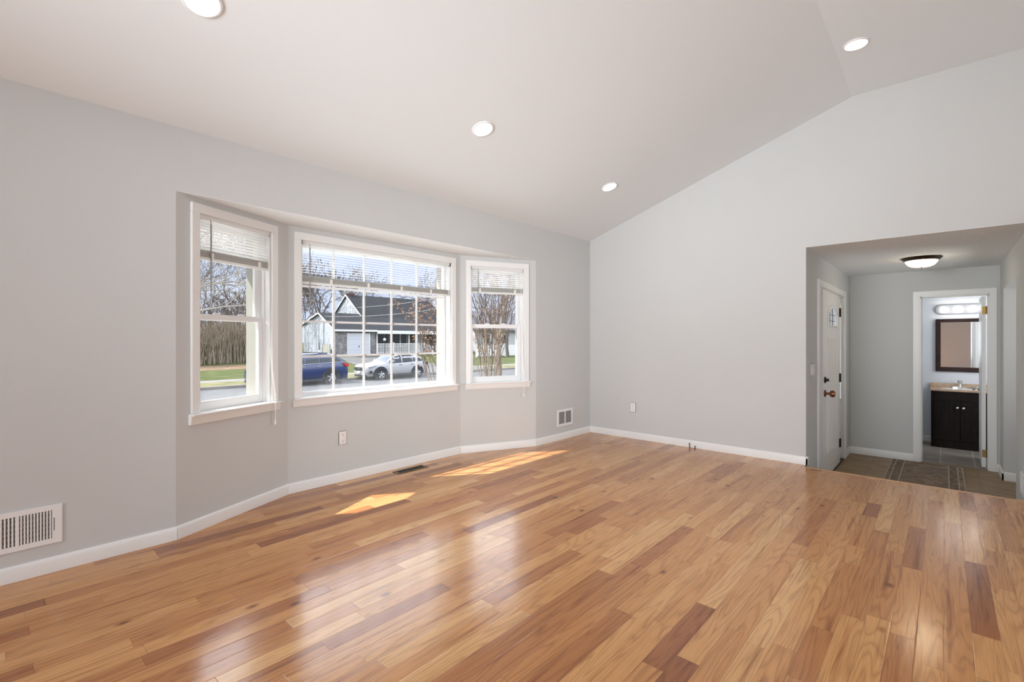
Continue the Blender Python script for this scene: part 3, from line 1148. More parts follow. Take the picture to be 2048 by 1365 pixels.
m.tube([(0, 0, .012), (-.01, 0, .045), (-.05, 0, .062), (-.11, 0, .052), (-.118, 0, .036)], [.020, .020, .014, .012, .011], 12)
m.build('spout', M_chrome, root, smooth=True)
m = MB()
m.lathe([(.010, .0), (.010, .02), (.024, .034), (.027, .052), (.016, .066)], (0, 0, .048), 12)
m.build('handle', M_nickel, root, smooth=True)
root = thing('soap_dispenser', 'small dark metal bottle lying at the right of the sink top', 'bottle', (VX + .335, -.40, ZF + HC + .0315))
m = MB()
m.lathe([(.014, 0), (.017, .01), (.017, .05), (.008, .06), (.008, .075)], (0, 0, .017), 14, 'y')
m.build('body', M_nickel, root, smooth=True)
m = MB()
m.lathe([(.010, 0), (.010, .014)], (0, .075, .017), 12, 'y')
m.build('cap', M_black, root, smooth=True)

root = thing('wall_mirror', 'mirror in a dark mahogany frame above the vanity', 'mirror', (XV, -.17, 0))
y0, y1, z0, z1 = -.265, .265, .706, 1.489
m = MB()
m.box(-.03, 0, y0, y0 + .058, z0, z1).box(-.03, 0, y1 - .058, y1, z0, z1).box(-.03, 0, y0 + .058, y1 - .058, z0, z0 + .068).box(-.03, 0, y0 + .058, y1 - .058, z1 - .05, z1)
m.build('frame', M_mirframe, root, bevel=.004)
m = MB()
m.box(-.012, -.010, y0 + .05, y1 - .05, z0 + .05, z1 - .04)
m.build('mirror_glass', M_mirror, root)

root = thing('vanity_light', 'chrome strip light with three lit globe bulbs above the mirror', 'wall light', (XV, -.155, 1.632))
m = MB()
ln_, rr = .19, .066
poly = [(ln_ - .0 + rr * math.cos(t), rr * math.sin(t)) for t in [(-90 + 15 * k) * PI / 180 for k in range(13)]] + [(-ln_ + rr * math.cos(t), rr * math.sin(t)) for t in [(90 + 15 * k) * PI / 180 for k in range(13)]]
m.prism(poly, -.028, 0, 'x')
m.build('back_bar', mat('dull_chrome', (.42, .42, .43), .38, 1.0), root, bevel=.008)
for y in (.155, 0, -.155):
    m = MB()
    m.lathe([(.024, -.026), (.024, -.045), (.018, -.05)], (0, y, 0), 16, 'x')
    so = m.build('socket', M_chrome, root, smooth=True)
    m = MB()
    m.lathe([(.012, -.046), (.030, -.062), (.036, -.080), (.030, -.098), (.014, -.109), (.001, -.112)], (0, y, 0), 18, 'x')
    m.build('bulb', M_bulb, so, smooth=True)

# foyer things
root = thing('ceiling_lamp', 'flush lamp with bronze rim and glowing alabaster bowl on the foyer ceiling', 'ceiling light', (6.66, .178, ZFC))
m = MB()
m.lathe([(.168, 0), (.170, -.008), (.158, -.020), (.150, -.026), (.138, -.036), (.12, -.036)], (0, 0, 0), 40)
m.build('rim', M_bronze, root, smooth=True)
m = MB()
m.lathe([(.136, -.034), (.128, -.055), (.108, -.078), (.076, -.094), (.03, -.101), (.004, -.102)], (0, 0, 0), 40)
m.build('glass_bowl', M_shade, root, smooth=True)
m = MB()
m.lathe([(.013, -.100), (.013, -.106), (.006, -.110), (.009, -.118), (.004, -.124)], (0, 0, 0), 14)
m.build('finial', M_bronze, root, smooth=True)

root = thing('foyer_rug', 'distressed brown runner with striped borders on the foyer tile', 'rug', (6.75, .165, ZF))
m = MB()
m.box(-1.1, 1.1, -.335, .335, 0, .008)
m.build('pile', M_rug, root)
m = MB()
for s in (-1, 1):
    m.box(-1.09, 1.09, s * .245 - .035, s * .245 + .035, .008, .0090)
m.build('border_band', M_rugband, root)
m = MB()
for s in (-1, 1):
    for yy in (.205, .283, .328):
        m.box(-1.09, 1.09, s * yy - .004, s * yy + .004, .0090, .0096)
m.build('border_stripe', M_rugline, root)

# ------------------------------------------------------------------ outside
random.seed(7)
M_grass = noisy(mat('lawn', (.16, .19, .07), .95, spec=.05), (.09, .115, .04), (.17, .185, .08), 1.3, bump=.6, bscale=14, detail=8)
M_straw = noisy(mat('dry_grass', (.34, .31, .14), .95, spec=.05), (.18, .20, .08), (.34, .29, .16), 1.6, detail=8)
M_road = noisy(mat('asphalt', (.21, .21, .215), .9, spec=.15), (.14, .14, .145), (.20, .20, .20), 2.5, detail=8)
M_conc = noisy(mat('concrete', (.42, .39, .35), .9, spec=.1), (.28, .26, .24), (.37, .345, .315), 2.0, detail=7)
M_bounce = noisy(mat('bounce_pale', (.55, .53, .50), .9, spec=.1), (.68, .66, .63), (.76, .74, .71), 2.0)  # kept very pale to reflect sunlight up into the bay
M_gravel = noisy(mat('driveway_paving', (.30, .295, .285), .9, spec=.1), (.19, .185, .18), (.26, .25, .245), 1.4, detail=8)
M_litter = noisy(mat('leaf_litter', (.30, .21, .14), .95, spec=.05), (.22, .15, .10), (.42, .30, .20), 4.0, detail=8)


def strip(name, m_, prof, x0, x1, label, cat):
    """ground strip: prof list of (y, z) top profile"""
    mb = MB()
    n_ = len(prof)
    vs = [(x0, y, z) for y, z in prof] + [(x1, y, z) for y, z in prof]
    mb._add(vs, [(i, i + 1, n_ + i + 1, n_ + i) for i in range(n_ - 1)])
    return tag(mb.build(name, m_), label, cat, kind='structure')


strip('ground_yard', M_grass, [(3.2, -.62), (6, -.68), (12, -.85), (18.6, -1.10)], -40, 75, 'front yard grass between the house and the street', 'lawn')
strip('bounce_slab', M_bounce, [(3.75, -.56), (12.5, -.80)], -5, 9.5, 'unseen pale slab added to bounce sunlight into the bay', 'reflector')  # out of view, added to throw sunlight up through the bay windows
strip('curb_near', M_conc, [(18.6, -1.10), (18.75, -1.10), (18.76, -1.24)], -40, 75, 'near curb of the street', 'curb')
strip('road', M_road, [(18.7, -1.23), (22, -1.20), (26.2, -1.24)], -60, 110, 'grey asphalt street', 'road')
strip('curb_far', M_conc, [(26.1, -1.25), (26.12, -1.10), (26.3, -1.09)], -60, 110, 'far concrete curb behind the parked cars', 'curb')
strip('ground_verge', M_straw, [(26.3, -1.09), (28.3, -1.06)], -60, 110, 'narrow yellowing grass verge beside the far curb', 'verge')
strip('sidewalk', M_conc, [(28.3, -1.05), (29.6, -1.04)], -60, 110, 'concrete sidewalk across the street', 'sidewalk')
strip('ground_lawn', M_grass, [(29.6, -1.05), (33, -1.02), (37.5, -.80), (41.5, -.36), (60, -.2), (140, .3)], -80, 140, 'green lawn rising across the street', 'lawn')
mb = MB()
mb._add([(19.6, 26.3, -1.075), (27.2, 26.3, -1.075), (27.2, 29.6, -1.03), (19.6, 29.6, -1.03), (27.2, 33, -1.0), (19.6, 33, -1.0), (26.6, 37.5, -.78), (20.6, 37.5, -.78), (25.9, 42.2, -.29), (21.9, 42.2, -.29)],
        [(0, 1, 2, 3), (3, 2, 4, 5), (5, 4, 6, 7), (7, 6, 8, 9)])
tag(mb.build('driveway', M_gravel), 'pale driveway leading up to the garage', 'driveway', kind='structure')
strip('ground_litter', M_litter, [(36.2, -.86), (38, -.72), (44, -.28), (50, -.22)], -30, 15.8, 'fallen leaves under the bare hedge', 'ground')

# roof of our own house, above the ceilings
mb = MB()
mb.prism([(4.22, 2.34), (4.22, 2.52), (.60, 3.85), (-4.6, 3.85), (-4.6, 3.62), (.60, 3.60), (3.48, 2.62), (3.48, 2.44), (4.20, 2.44), (4.20, 2.34)], XL - .5, XB + .7, 'x')
mb.box(XB + .14, 10.2, -2.6, 1.9, 2.30, 2.5)
tag(mb.build('roof', M_cream), 'eave and roof above the bay window and foyer', 'roof', kind='structure')


# ---- house across the street
def stone_mat():
    m = bpy.data.materials.new('grey_stone_veneer')
    m.use_nodes = True
    t = m.node_tree
    b = bsdf(m)
    tc = N(t, 'ShaderNodeTexCoord')
    vo = N(t, 'ShaderNodeTexVoronoi', Scale=3.4)
    t.links.new(tc.outputs['Object'], vo.inputs['Vector'])
    r = ramp(t, [(0, (.26, .245, .25)), (.5, (.40, .385, .39)), (1, (.56, .54, .54))])
    t.links.new(vo.outputs['Color'], r.inputs[0])
    v2 = N(t, 'ShaderNodeTexVoronoi', feature='DISTANCE_TO_EDGE', Scale=3.4)
    t.links.new(tc.outputs['Object'], v2.inputs['Vector'])
    e = ramp(t, [(.0, (.45, .43, .43)), (.08, (1, 1, 1))])
    t.links.new(v2.outputs['Distance'], e.inputs[0])
    mx = N(t, 'ShaderNodeMixRGB', blend_type='MULTIPLY')
    mx.inputs[0].default_value = 1
    t.links.new(r.outputs[0], mx.inputs[1]); t.links.new(e.outputs[0], mx.inputs[2])
    t.links.new(mx.outputs[0], b.inputs['Base Color'])
    b.inputs['Roughness'].default_value = .9
    return m


def siding_mat(name, c, pitch=.28):
    m = mat(name, c, .6)
    t = m.node_tree
    b = bsdf(m)
    tc = N(t, 'ShaderNodeTexCoord')
    sp = N(t, 'ShaderNodeSeparateXYZ')
    t.links.new(tc.outputs['Object'], sp.inputs[0])
    d = N(t, 'ShaderNodeMath', operation='DIVIDE'); d.inputs[1].default_value = pitch
    t.links.new(sp.outputs['Z'], d.inputs[0])
    fr = N(t, 'ShaderNodeMath', operation='FRACT')
    t.links.new(d.outputs[0], fr.inputs[0])
    r = ramp(t, [(0, tuple(x * .72 for x in c)), (.10, c), (1, c)])
    t.links.new(fr.outputs[0], r.inputs[0])
    t.links.new(r.outputs[0], b.inputs['Base Color'])
    return m


M_stone = stone_mat()
M_siding = siding_mat('pale_siding', (.62, .66, .72))
M_shingle = noisy(mat('charcoal_shingles', (.075, .078, .088), .9, spec=.15), (.036, .037, .043), (.064, .066, .073), 3.0, (1, 1, 3), detail=10)
M_whitetrim = mat('house_white_trim', (.80, .80, .80), .5)
M_garage = siding_mat('garage_door_white', (.68, .71, .78), .52)
M_brick = noisy(mat('chimney_brick', (.28, .10, .06), .9), (.20, .07, .045), (.36, .14, .09), 6)
M_darkglass = mat('dark_house_glass', (.035, .04, .045), .12)
M_porchwall = noisy(mat('tan_stone_wall', (.30, .26, .22), .9), (.20, .18, .16), (.42, .36, .30), 5)

HX0, HXM, HX1 = 21.6, 25.95, 37.0
HY = 42.0
root = thing('house', 'cape style house across the street with charcoal roof and stone garage front', 'house', (HX0, HY, -.35))
O = Vector((-HX0, -HY, .35))
T = Matrix.Translation(O)


def hp(mb, name, m_, par=None, **k): return mb.build(name, m_, par or root, **k)


def HB():
    m = MB()
    m.T = T
    return m


GY, GZ, EZ = 44.862, 3.754, 2.20     # garage ridge
m = HB(); m.prism([(42.0, -.4), (48.3, -.4), (48.3, 2.80), (GY, GZ - .06), (42.0, EZ)], HX0, HX0 + .12, 'x'); hp(m, 'gable_wall', M_siding)
m = HB(); m.box(HX0 + .12, HXM, HY, HY + .15, -.4, EZ + .05); hp(m, 'stone_front', M_stone)
m = HB(); m.prism([(41.72, 2.05), (GY, GZ), (48.5, 2.76), (48.5, 2.86), (GY, GZ + .1), (41.72, 2.15)], HX0 - .15, HXM + .02, 'x'); hp(m, 'garage_roof', M_shingle)
m = HB()
m.prism([(41.70, 1.99), (GY, GZ - .06), (48.5, 2.66), (48.5, 2.80), (GY, GZ + .08), (41.70, 2.13)], HX0 - .20, HX0 - .15, 'x')
hp(m, 'garage_rake_board', M_whitetrim)
m = HB(); m.box(22.90, 25.34, HY - .03, HY + .02, -.32, 1.80); hp(m, 'garage_trim', M_whitetrim)
m = HB(); m.box(22.99, 25.22, HY - .05, HY - .025, -.31, 1.71); gd = hp(m, 'garage_door', M_garage)
m = HB(); m.box(24.08, 24.14, HY - .09, HY - .05, .46, .60); hp(m, 'handle', M_black, gd)
m = HB(); m.box(HX0 - .1, HXM, 41.66, 41.74, 1.97, 2.15); hp(m, 'gutter', M_whitetrim)
m = HB(); m.box(HXM, HX1 + .4, 41.62, 41.78, 1.78, 2.12); hp(m, 'porch_fascia', M_whitetrim)
# main block
RY, RZ = 47.7, 5.98
BYk, BZk = 44.42, 3.46
m = HB(); m.prism([(44.0, -.3), (51.4, -.3), (51.4, 3.1), (RY, RZ - .08), (44.3, 3.35), (44.0, 3.2)], HXM, HXM + .12, 'x'); hp(m, 'main_gable_wall', M_siding)
m = HB(); m.prism([(BYk, BZk), (RY, RZ), (51.7, 2.93), (51.7, 3.03), (RY, RZ + .1), (BYk, BZk + .1)], HXM - .12, HX1, 'x')
m.prism([(41.70, 2.06), (BYk, BZk), (BYk, BZk + .1), (41.70, 2.16)], HXM, HX1, 'x'); hp(m, 'main_roof', M_shingle)
m = HB(); m.prism([(BYk - .05, BZk - .04), (RY, RZ - .06), (51.7, 2.85), (51.7, 3.02), (RY, RZ + .10), (BYk - .05, BZk + .10)], HXM - .18, HXM - .12, 'x'); hp(m, 'main_rake_board', M_whitetrim)
m = HB(); m.box(HXM, HX1, 43.8, 44.0, -.3, 2.35); hp(m, 'porch_back_wall', M_porchwall)
m = HB(); m.box(HXM, HX1, 41.9, 43.8, -.45, -.24); hp(m, 'porch_deck', mat('porch_deck_grey', (.30, .29, .29), .8))
m = HB(); m.box(HX1 - .12, HX1, 43.9, 51.4, -.3, 3.0); hp(m, 'end_wall', M_siding)
# gable window
m = HB(); m.box(HXM - .05, HXM + .0, 46.45, 47.45, 3.85, 5.02)
gw = hp(m, 'window', M_whitetrim)
m = HB(); m.box(HXM - .06, HXM - .045, 46.60, 47.30, 3.98, 4.36).box(HXM - .06, HXM - .045, 46.60, 47.30, 4.44, 4.88); hp(m, 'pane', mat('pale_house_glass', (.30, .33, .36), .15), gw)
# porch windows and door
for xa, xb in ((27.2, 28.0), (28.15, 29.95), (30.15, 30.85)):
    m = HB(); m.box(xa - .1, xb + .1, 43.72, 43.8, .45, 2.15); pw = hp(m, 'window', M_whitetrim)
    m = HB(); m.box(xa, xb, 43.70, 43.73, .52, 2.08); hp(m, 'pane', M_darkglass, pw)
m = HB(); m.box(32.0, 33.05, 43.70, 43.8, -.24, 1.95); pd = hp(m, 'front_door', M_whitetrim)
m = HB(); m.box(32.2, 32.85, 43.68, 43.71, .7, 1.75); hp(m, 'pane', mat('storm_door_glass', (.42, .46, .50), .2), pd)
# porch posts and railing
for x in (26.1, 29.95, 33.75, 36.8):
    m = HB(); m.box(x - .055, x + .055, 41.95, 42.06, -.3, 1.85); hp(m, 'porch_post', M_whitetrim)
for xa, xb in ((26.1, 32.0), (33.7, 36.9)):
    m = HB()
    m.box(xa, xb, 41.97, 42.04, .74, .80).box(xa, xb, 41.97, 42.04, -.16, -.11)
    x = xa + .1
    while x < xb:
        m.box(x, x + .05, 41.985, 42.025, -.12, .75)
        x += .135
    for x in (xa, 28.05 if xa < 30 else xb, xb):
        m.box(x - .07, x + .07, 41.94, 42.07, -.35, .90)
    hp(m, 'porch_railing', M_whitetrim)
for i in range(2):
    m = HB()
    x = 32.05 + 1.35 * i
    m.prism([(42.0, .74), (42.0, .82), (40.7, .36), (40.7, .28)], x, x + .05, 'x').prism([(42.0, -.15), (42.0, -.09), (40.7, -.52), (40.7, -.58)], x, x + .05, 'x')
    for k in range(8):
        y = 41.9 - k * .15
        m.box(x + .01, x + .04, y, y + .04, -.62 + (y - 40.7) * .36, .30 + (y - 40.7) * .34)
    m.box(x - .05, x + .09, 40.6, 40.74, -.8, .48)
    hp(m, 'stair_railing', M_whitetrim)
m = HB(); m.box(26.15, 26.8, 47.6, 48.3, 5.6, 6.30); ch = hp(m, 'chimney', M_brick)
m = HB(); m.box(26.08, 26.87, 47.53, 48.37, 6.18, 6.28).box(26.3, 26.65, 47.75, 48.1, 6.28, 6.55); hp(m, 'flue', mat('flue_metal', (.12, .12, .13), .5), ch)
m = HB()
m.tube([(HX0 - .04, 44.0, 3.2), (HX0 - .04, 44.0, .5)], .03, 6).tube([(HX0 - .04, 45.0, 3.55), (HX0 - .04, 45.0, .95)], .02, 6)
m.box(HX0 - .14, HX0, 44.88, 45.12, .35, .95)
hp(m, 'conduit_and_meter', mat('meter_grey', (.30, .31, .33), .5))

# fence panel by the garage
root = thing('vinyl_fence', 'short white vinyl fence panel beside the garage gable wall', 'fence', (21.25, 42.95, -.35))
m = MB()
for i in range(6):
    y = -.72 + i * .22
    m.box(-.02, .02, y, y + .20, .05, 1.02)
m.build('boards', M_cream, root)
for y in (-.78, .64):
    m = MB(); m.box(-.06, .06, y - .06, y + .06, 0, 1.12); m.build('post', M_cream, root)
for z in (.04, .98):
    m = MB(); m.box(-.03, .03, -.72, .58, z, z + .08); m.build('rail', M_cream, root)

# lamp post
root = thing('lamp_post', 'slim lamp post with a white globe in front of the stone house', 'lamp post', (26.35, 41.0, -.42))
m = MB(); m.tube([(0, 0, 0), (0, 0, 1.5)], .03, 8); m.build('post', M_black, root)
m = MB(); m.lathe([(.03, -.13), (.10, -.09), (.135, 0), (.10, .09), (.02, .135)], (0, 0, 1.62), 16); m.build('globe', mat('white_globe', (.9, .9, .88), .3), root, smooth=True)

# second house further right
root = thing('house', 'white house with blue grey roof seen behind the shrub in the right window', 'house', (40.5, 43.0, -.3))
m = MB()
m.box(0, 13, 0, 8, -.2, 2.75)
m.build('walls', siding_mat('white_siding', (.74, .75, .77), .3), root)
m = MB(); m.prism([(-.5, 2.6), (4, 5.2), (8.5, 2.6), (8.5, 2.75), (4, 5.4), (-.5, 2.75)], -.4, 13.4, 'x'); m.build('roof', noisy(mat('blue_grey_shingles', (.16, .17, .24), .9), (.15, .155, .19), (.21, .215, .25), 4), root)
for x in (1.6, 4.6, 9.5):
    m = MB(); m.box(x, x + 1.1, -.06, 0, .9, 2.2); wv = m.build('window', M_whitetrim, root)
    m = MB(); m.box(x + .1, x + 1.0, -.075, -.055, 1.0, 2.1); m.build('pane', M_darkglass, wv)
root = thing('fence', 'long low white fence along the lawn seen through the right window', 'fence', (36.0, 38.0, -.75))
m = MB(); m.box(0, 14, -.02, .02, .08, 1.35); m.build('boards', M_whitetrim, root)
for i in range(7):
    m = MB(); m.box(i * 2.33 - .06, i * 2.33 + .06, -.06, .06, 0, 1.5); m.build('post', M_whitetrim, root)


# ---- cars
M_tyre = mat('tyre_rubber', (.018, .018, .02), .8)
M_rim = mat('alloy_rim', (.55, .55, .57), .3, .8)
M_clad = mat('black_cladding', (.025, .026, .03), .6)
M_carglass = mat('car_glass', (.02, .027, .036), .08, spec=.4)
M_taillight = mat('tail_lamp_red', (.45, .02, .03), .25)
M_headlight = mat('head_lamp', (.30, .31, .33), .12)
M_platew = mat('licence_plate_pale', (.70, .68, .60), .5)


def loft(mb, stations):
    """stations: (x, [(y,z)...]) half-rings from bottom to top centre; mirrored"""
    rings = []
    for x, half in stations:
        r = [(x, -y, z) for y, z in half] + [(x, y, z) for y, z in reversed(half)]
        rings.append(r)
    n_ = len(rings[0])
    vs = [v for r in rings for v in r]
    fs = []
    for i in range(len(rings) - 1):
        for k in range(n_):
            a, b_ = i * n_ + k, i * n_ + (k + 1) % n_
            fs.append((a, b_, b_ + n_, a + n_))
    fs.append(tuple(range(n_)))
    fs.append(tuple(range((len(rings) - 1) * n_, len(rings) * n_)))
    mb._add(vs, fs)


def lerp(pts, x):
    if x <= pts[0][0]: return pts[0][1]
    for (a, u_), (b_, v) in zip(pts, pts[1:]):
        if x <= b_:
            k = (x - a) / (b_ - a)
            k = k * k * (3 - 2 * k) if b_ - a > .2 else k
            return u_ + (v - u_) * k
    return pts[-1][1]


def car(label, loc, paint, L_, wd, H, wb, hoodz, belt, roof_pts, front_over, wheel_r, white):
    """nose at local x=0 pointing -x"""
    root = thing('car', label, 'car', loc, 0, 'cars parked across the street')
    fx, rx = front_over, front_over + wb
    hw = wd / 2
    st = []
    shoulder = [(0, belt * .72), (.08, hoodz * .88), (.35, hoodz * .95), (roof_pts[0][0], hoodz), (roof_pts[0][0] + .9, belt), (L_ - .5, belt + .07), (L_ - .08, belt + .02), (L_, belt - .10)]
    plan = [(0, .66), (.10, .80), (.35, .93), (.9, .99), (L_ - .8, 1.0), (L_ - .25, .95), (L_, .82)]
    xs = [0, .04, .10, .2, .35, .6, .9, 1.2, 1.5, 1.9, 2.3, 2.7, 3.1, 3.5, L_ - .8, L_ - .5, L_ - .25, L_ - .1, L_ - .03, L_]
    for x in sorted(set(xs)):
        p = lerp(plan, x) * hw
        sh = lerp(shoulder, x)
        zb = .24 + (.10 if x < .1 or x > L_ - .1 else 0)
        half = [(p * .86, zb), (p * .97, zb + .12), (p, (zb + sh) / 2 - .05), (p * .985, sh - .12), (p * .94, sh - .02), (p * .80, sh + .02), (p * .3, sh + .045), (0.0001, sh + .05)]
        st.append((x, half))
    m = MB(); loft(m, st)
    m.build('body', paint, root, smooth=True, angle=50)
    # greenhouse
    st, gl_ = [], []
    x0, x1 = roof_pts[0][0], roof_pts[-1][0]
    k = 16
    for i in range(k + 1):
        x = x0 + (x1 - x0) * i / k
        zr = lerp(roof_pts, x)
        zb = lerp(shoulder, x) - .03
        zr = max(zr, zb + .03)
        tw = (zr - zb) / (H - belt)
        lo, hi = hw * .90, hw * (.90 - .20 * min(1, tw))
        st.append((x, [(lo, zb), (lo + (hi - lo) * .5, zb + (zr - zb) * .55), (hi, zr - .05 * min(1, tw)), (hi * .85, zr - .01), (hi * .4, zr + .015), (.0001, zr + .02)]))
    m = MB(); loft(m, st)
    m.build('cabin', paint, root, smooth=True, angle=40)

    def cab(x, t):      # point on the cabin side, t 0..1 from belt to roof
        zr = lerp(roof_pts, x); zb = lerp(shoulder, x) - .03
        zr = max(zr, zb + .03)
        tw = min(1, (zr - zb) / (H - belt))
        return hw * (.90 - .20 * tw * t) + .012, zb + .06 + (zr - zb - .13) * t
    # side windows
    wx = [(x0 + .42, x0 + 1.28), (x0 + 1.36, x0 + 2.08), (x0 + 2.14, x1 - .36)]
    for sd in (-1, 1):
        for a, b_ in wx:
            m = MB()
            q = 6
            top, bot = [], []
            for i in range(q + 1):
                x = a + (b_ - a) * i / q
                y1, z1 = cab(x, 1); y0, z0 = cab(x, 0)
                if z1 < z0 + .01: z1 = z0 + .01
                top.append((x, sd * y1, z1)); bot.append((x, sd * y0, z0))
            n_ = q + 1
            m._add(bot + top, [(i, i + 1, n_ + i + 1, n_ + i) for i in range(q)])
            m.build('side_window', M_carglass, root)
    # windscreen and rear glass
    def screen(a, b_, nm):
        m = MB()
        q = 6
        rows = []
        for i in range(q + 1):
            x = a + (b_ - a) * i / q
            zr = lerp(roof_pts, x); zb = lerp(shoulder, x) - .03
            tw = min(1, max(0, (zr - zb) / (H - belt)))
            hi = hw * (.90 - .20 * tw)
            rows.append([(x, y * hi * .86, zr + .035 - abs(y) * .02) for y in (-1, -.5, 0, .5, 1)])
        vs = [v for r in rows for v in r]
        m._add(vs, [(i * 5 + j, i * 5 + j + 1, (i + 1) * 5 + j + 1, (i + 1) * 5 + j) for i in range(q) for j in range(4)])
        m.build(nm, M_carglass if nm != 'windscreen' else M_windscreen, root, smooth=True)
    screen(x0 + .08, roof_pts[1][0] - .06, 'windscreen')
    screen(roof_pts[-2][0] + .12, x1 - .10, 'rear_glass')
    # wheels with arches
    for x in (fx, rx):
        for sd in (-1, 1):
            m = MB()
            t0, t1 = math.radians(-8), math.radians(188)
            k = 18
            ro, ri = wheel_r + .145, wheel_r + .04
            y0, y1 = hw - .10, hw + .018
            vs = []
            for i in range(k + 1):
                t = t0 + (t1 - t0) * i / k
                for r in (ri, ro):
                    for y in (y0, y1):
                        vs.append((x + r * math.cos(t), sd * y, wheel_r + r * math.sin(t)))
            fs = []
            for i in range(k):
                a = i * 4; b_ = a + 4
                fs += [(a + 1, a + 3, b_ + 3, b_ + 1), (a, b_, b_ + 2, a + 2), (a, a + 1, b_ + 1, b_), (a + 2, b_ + 2, b_ + 3, a + 3)]
            m._add(vs, fs)
            m.lathe([(wheel_r + .04, sd * y0), (wheel_r + .04, sd * (hw + .006))], (x, 0, wheel_r), 28, 'y')
            m.build('wheel_arch', M_clad, root)
            m = MB()
            m.lathe([(wheel_r * .64, .10), (wheel_r * .9, .115), (wheel_r, .08), (wheel_r, -.08), (wheel_r * .9, -.115), (wheel_r * .64, -.10)], (x, sd * (hw - .085), wheel_r), 28, 'y', caps=False)
            wo = m.build('wheel', M_tyre, root, smooth=True)
            m = MB()
            yo = sd * (hw + .022)
            m.lathe([(wheel_r * .67, 0), (wheel_r * .60, -sd * .03), (wheel_r * .60, -sd * .1)], (x, yo, wheel_r), 28, 'y', caps=False)
            for i in range(5):
                t = 2 * PI * i / 5 + .3
                for dt in (-.16, .16):
                    m.tube([(x + .04 * math.cos(t), yo - sd * .01, wheel_r + .04 * math.sin(t)), (x + wheel_r * .62 * math.cos(t + dt), yo - sd * .005, wheel_r + wheel_r * .62 * math.sin(t + dt))], [.028, .018], 5)
            m.lathe([(.05, 0), (.05, -sd * .02)], (x, yo + sd * .008, wheel_r), 12, 'y')
            m.build('rim', M_rim, wo, smooth=True)
            m = MB()
            m.lathe([(wheel_r * .62, 0), (wheel_r * .62, -sd * .01)], (x, yo - sd * .06, wheel_r), 20, 'y')
            m.build('brake_disc', M_slot, wo)
    # sills, bumper skirts
    for sd in (-1, 1):
        m = MB()
        m.box(fx + wheel_r + .1, rx - wheel_r - .1, sd * (hw - .06), sd * (hw + .012), .20, .33)
        m.build('sill_cladding', M_clad, root, bevel=.02)
    m = MB(); m.box(.03, .25, -hw * .72, hw * .72, .22, .36); m.build('front_skirt', M_clad, root, bevel=.02)
    m = MB(); m.box(L_ - .25, L_ - .01, -hw * .82, hw * .82, .24, .46); m.build('rear_skirt', M_clad, root, bevel=.02)
    # mirrors, handles
    for sd in (-1, 1):
        m = MB()
        y0, z0 = cab(x0 + .5, .0)
        m.box(x0 + .42, x0 + .62, sd * (hw * .97), sd * (hw + .17), z0 + .02, z0 + .16)
        m.build('wing_mirror', paint, root, bevel=.03)
        for hx in (x0 + 1.16, x0 + 2.02):
            m = MB()
            m.box(hx - .11, hx + .11, sd * (hw * .985), sd * (hw * .985 + .035), belt - .12, belt - .085)
            m.build('door_handle', paint if white else M_rim, root, bevel=.008)
    for sd in (-1, 1):
        m = MB()
        y0, z0 = cab(x0 + .5, 0)
        pts = []
        for i in range(9):
            x = x0 + .4 + (x1 - x0 - .7) * i / 8
            y, z = cab(x, 0)
            pts.append((x, sd * (y + .004), z - .02))
        m.tube(pts, .011, 5)
        m.build('window_trim', M_clad if white else M_rim, root)
    if white:
        for sd in (-1, 1):
            m = MB()
            m.prism([(.16, hoodz - .17), (.62, hoodz - .05), (.66, hoodz - .13), (.30, hoodz - .20)], sd * (hw * .78), sd * (hw * .965), 'y')
            m.build('headlamp', M_headlight, root, bevel=.01)
            m = MB()
            m.prism([(.12, .42), (.20, .58), (.34, .58), (.42, .42)], sd * (hw * .70), sd * (hw * .965), 'y')
            m.build('fog_lamp', M_clad, root, bevel=.01)
        m = MB()
        m.prism([(-.52, .58), (-.58, .66), (-.52, .78), (.52, .78), (.58, .66), (.52, .58)], -.03, .14, 'x')
        m.build('grille', M_clad, root, bevel=.02)
        m = MB(); m.prism([(.045 * math.cos(2 * PI * k / 10), .69 + .04 * math.sin(2 * PI * k / 10)) for k in range(10)], -.04, -.03, 'x'); m.build('badge', M_rim, root)
        m = MB(); m.box(-.045, -.02, -.15, .15, .42, .55); m.build('licence_plate', M_platew, root)
    for sd in (-1, 1):
        m = MB()
        m.prism([(L_ - .42, belt + .02), (L_ - .03, belt - .02), (L_ - .01, belt - .18), (L_ - .22, belt - .17)], sd * (hw * .78), sd * (hw * .975), 'y')
        m.build('tail_lamp', M_taillight if not white else M_clad, root, bevel=.015)
    if not white:
        for sd in (-1, 1):
            m = MB()
            m.tube([(x0 + 1.0, sd * hw * .60, H + .0), (x0 + 1.4, sd * hw * .60, H + .03), (x1 - 1.0, sd * hw * .60, H - .02)], .02, 6)
            m.build('roof_rail', M_clad, root, smooth=True)
    return root


M_windscreen = mat('windscreen_glass', (.035, .055, .09), .10, spec=.5)
M_whitepaint = mat('white_car_paint', (.74, .75, .78), .3, coat=.2)
M_bluepaint = mat('blue_car_paint', (.018, .045, .19), .22, coat=.6)
car('small white crossover parked in front of the porch house', (14.82, 25.75, -1.235), M_whitepaint, 4.45, 1.78, 1.55, 2.65, .97, 1.00,
    [(1.15, 1.0), (2.0, 1.46), (2.5, 1.55), (3.2, 1.53), (3.75, 1.44), (4.32, 1.02)], .92, .335, True)
car('dark blue sport utility car parked left of the white crossover', (8.70, 25.65, -1.235), M_bluepaint, 4.90, 1.92, 1.70, 2.88, 1.05, 1.10,
    [(1.15, 1.08), (1.95, 1.58), (2.5, 1.68), (3.6, 1.69), (4.2, 1.63), (4.80, 1.12)], .95, .37, False)


# ---- plants
def bark(name, c0, c1): return noisy(mat(name, c0, .95, spec=.05), c0, c1, 9, (3, 3, 1))


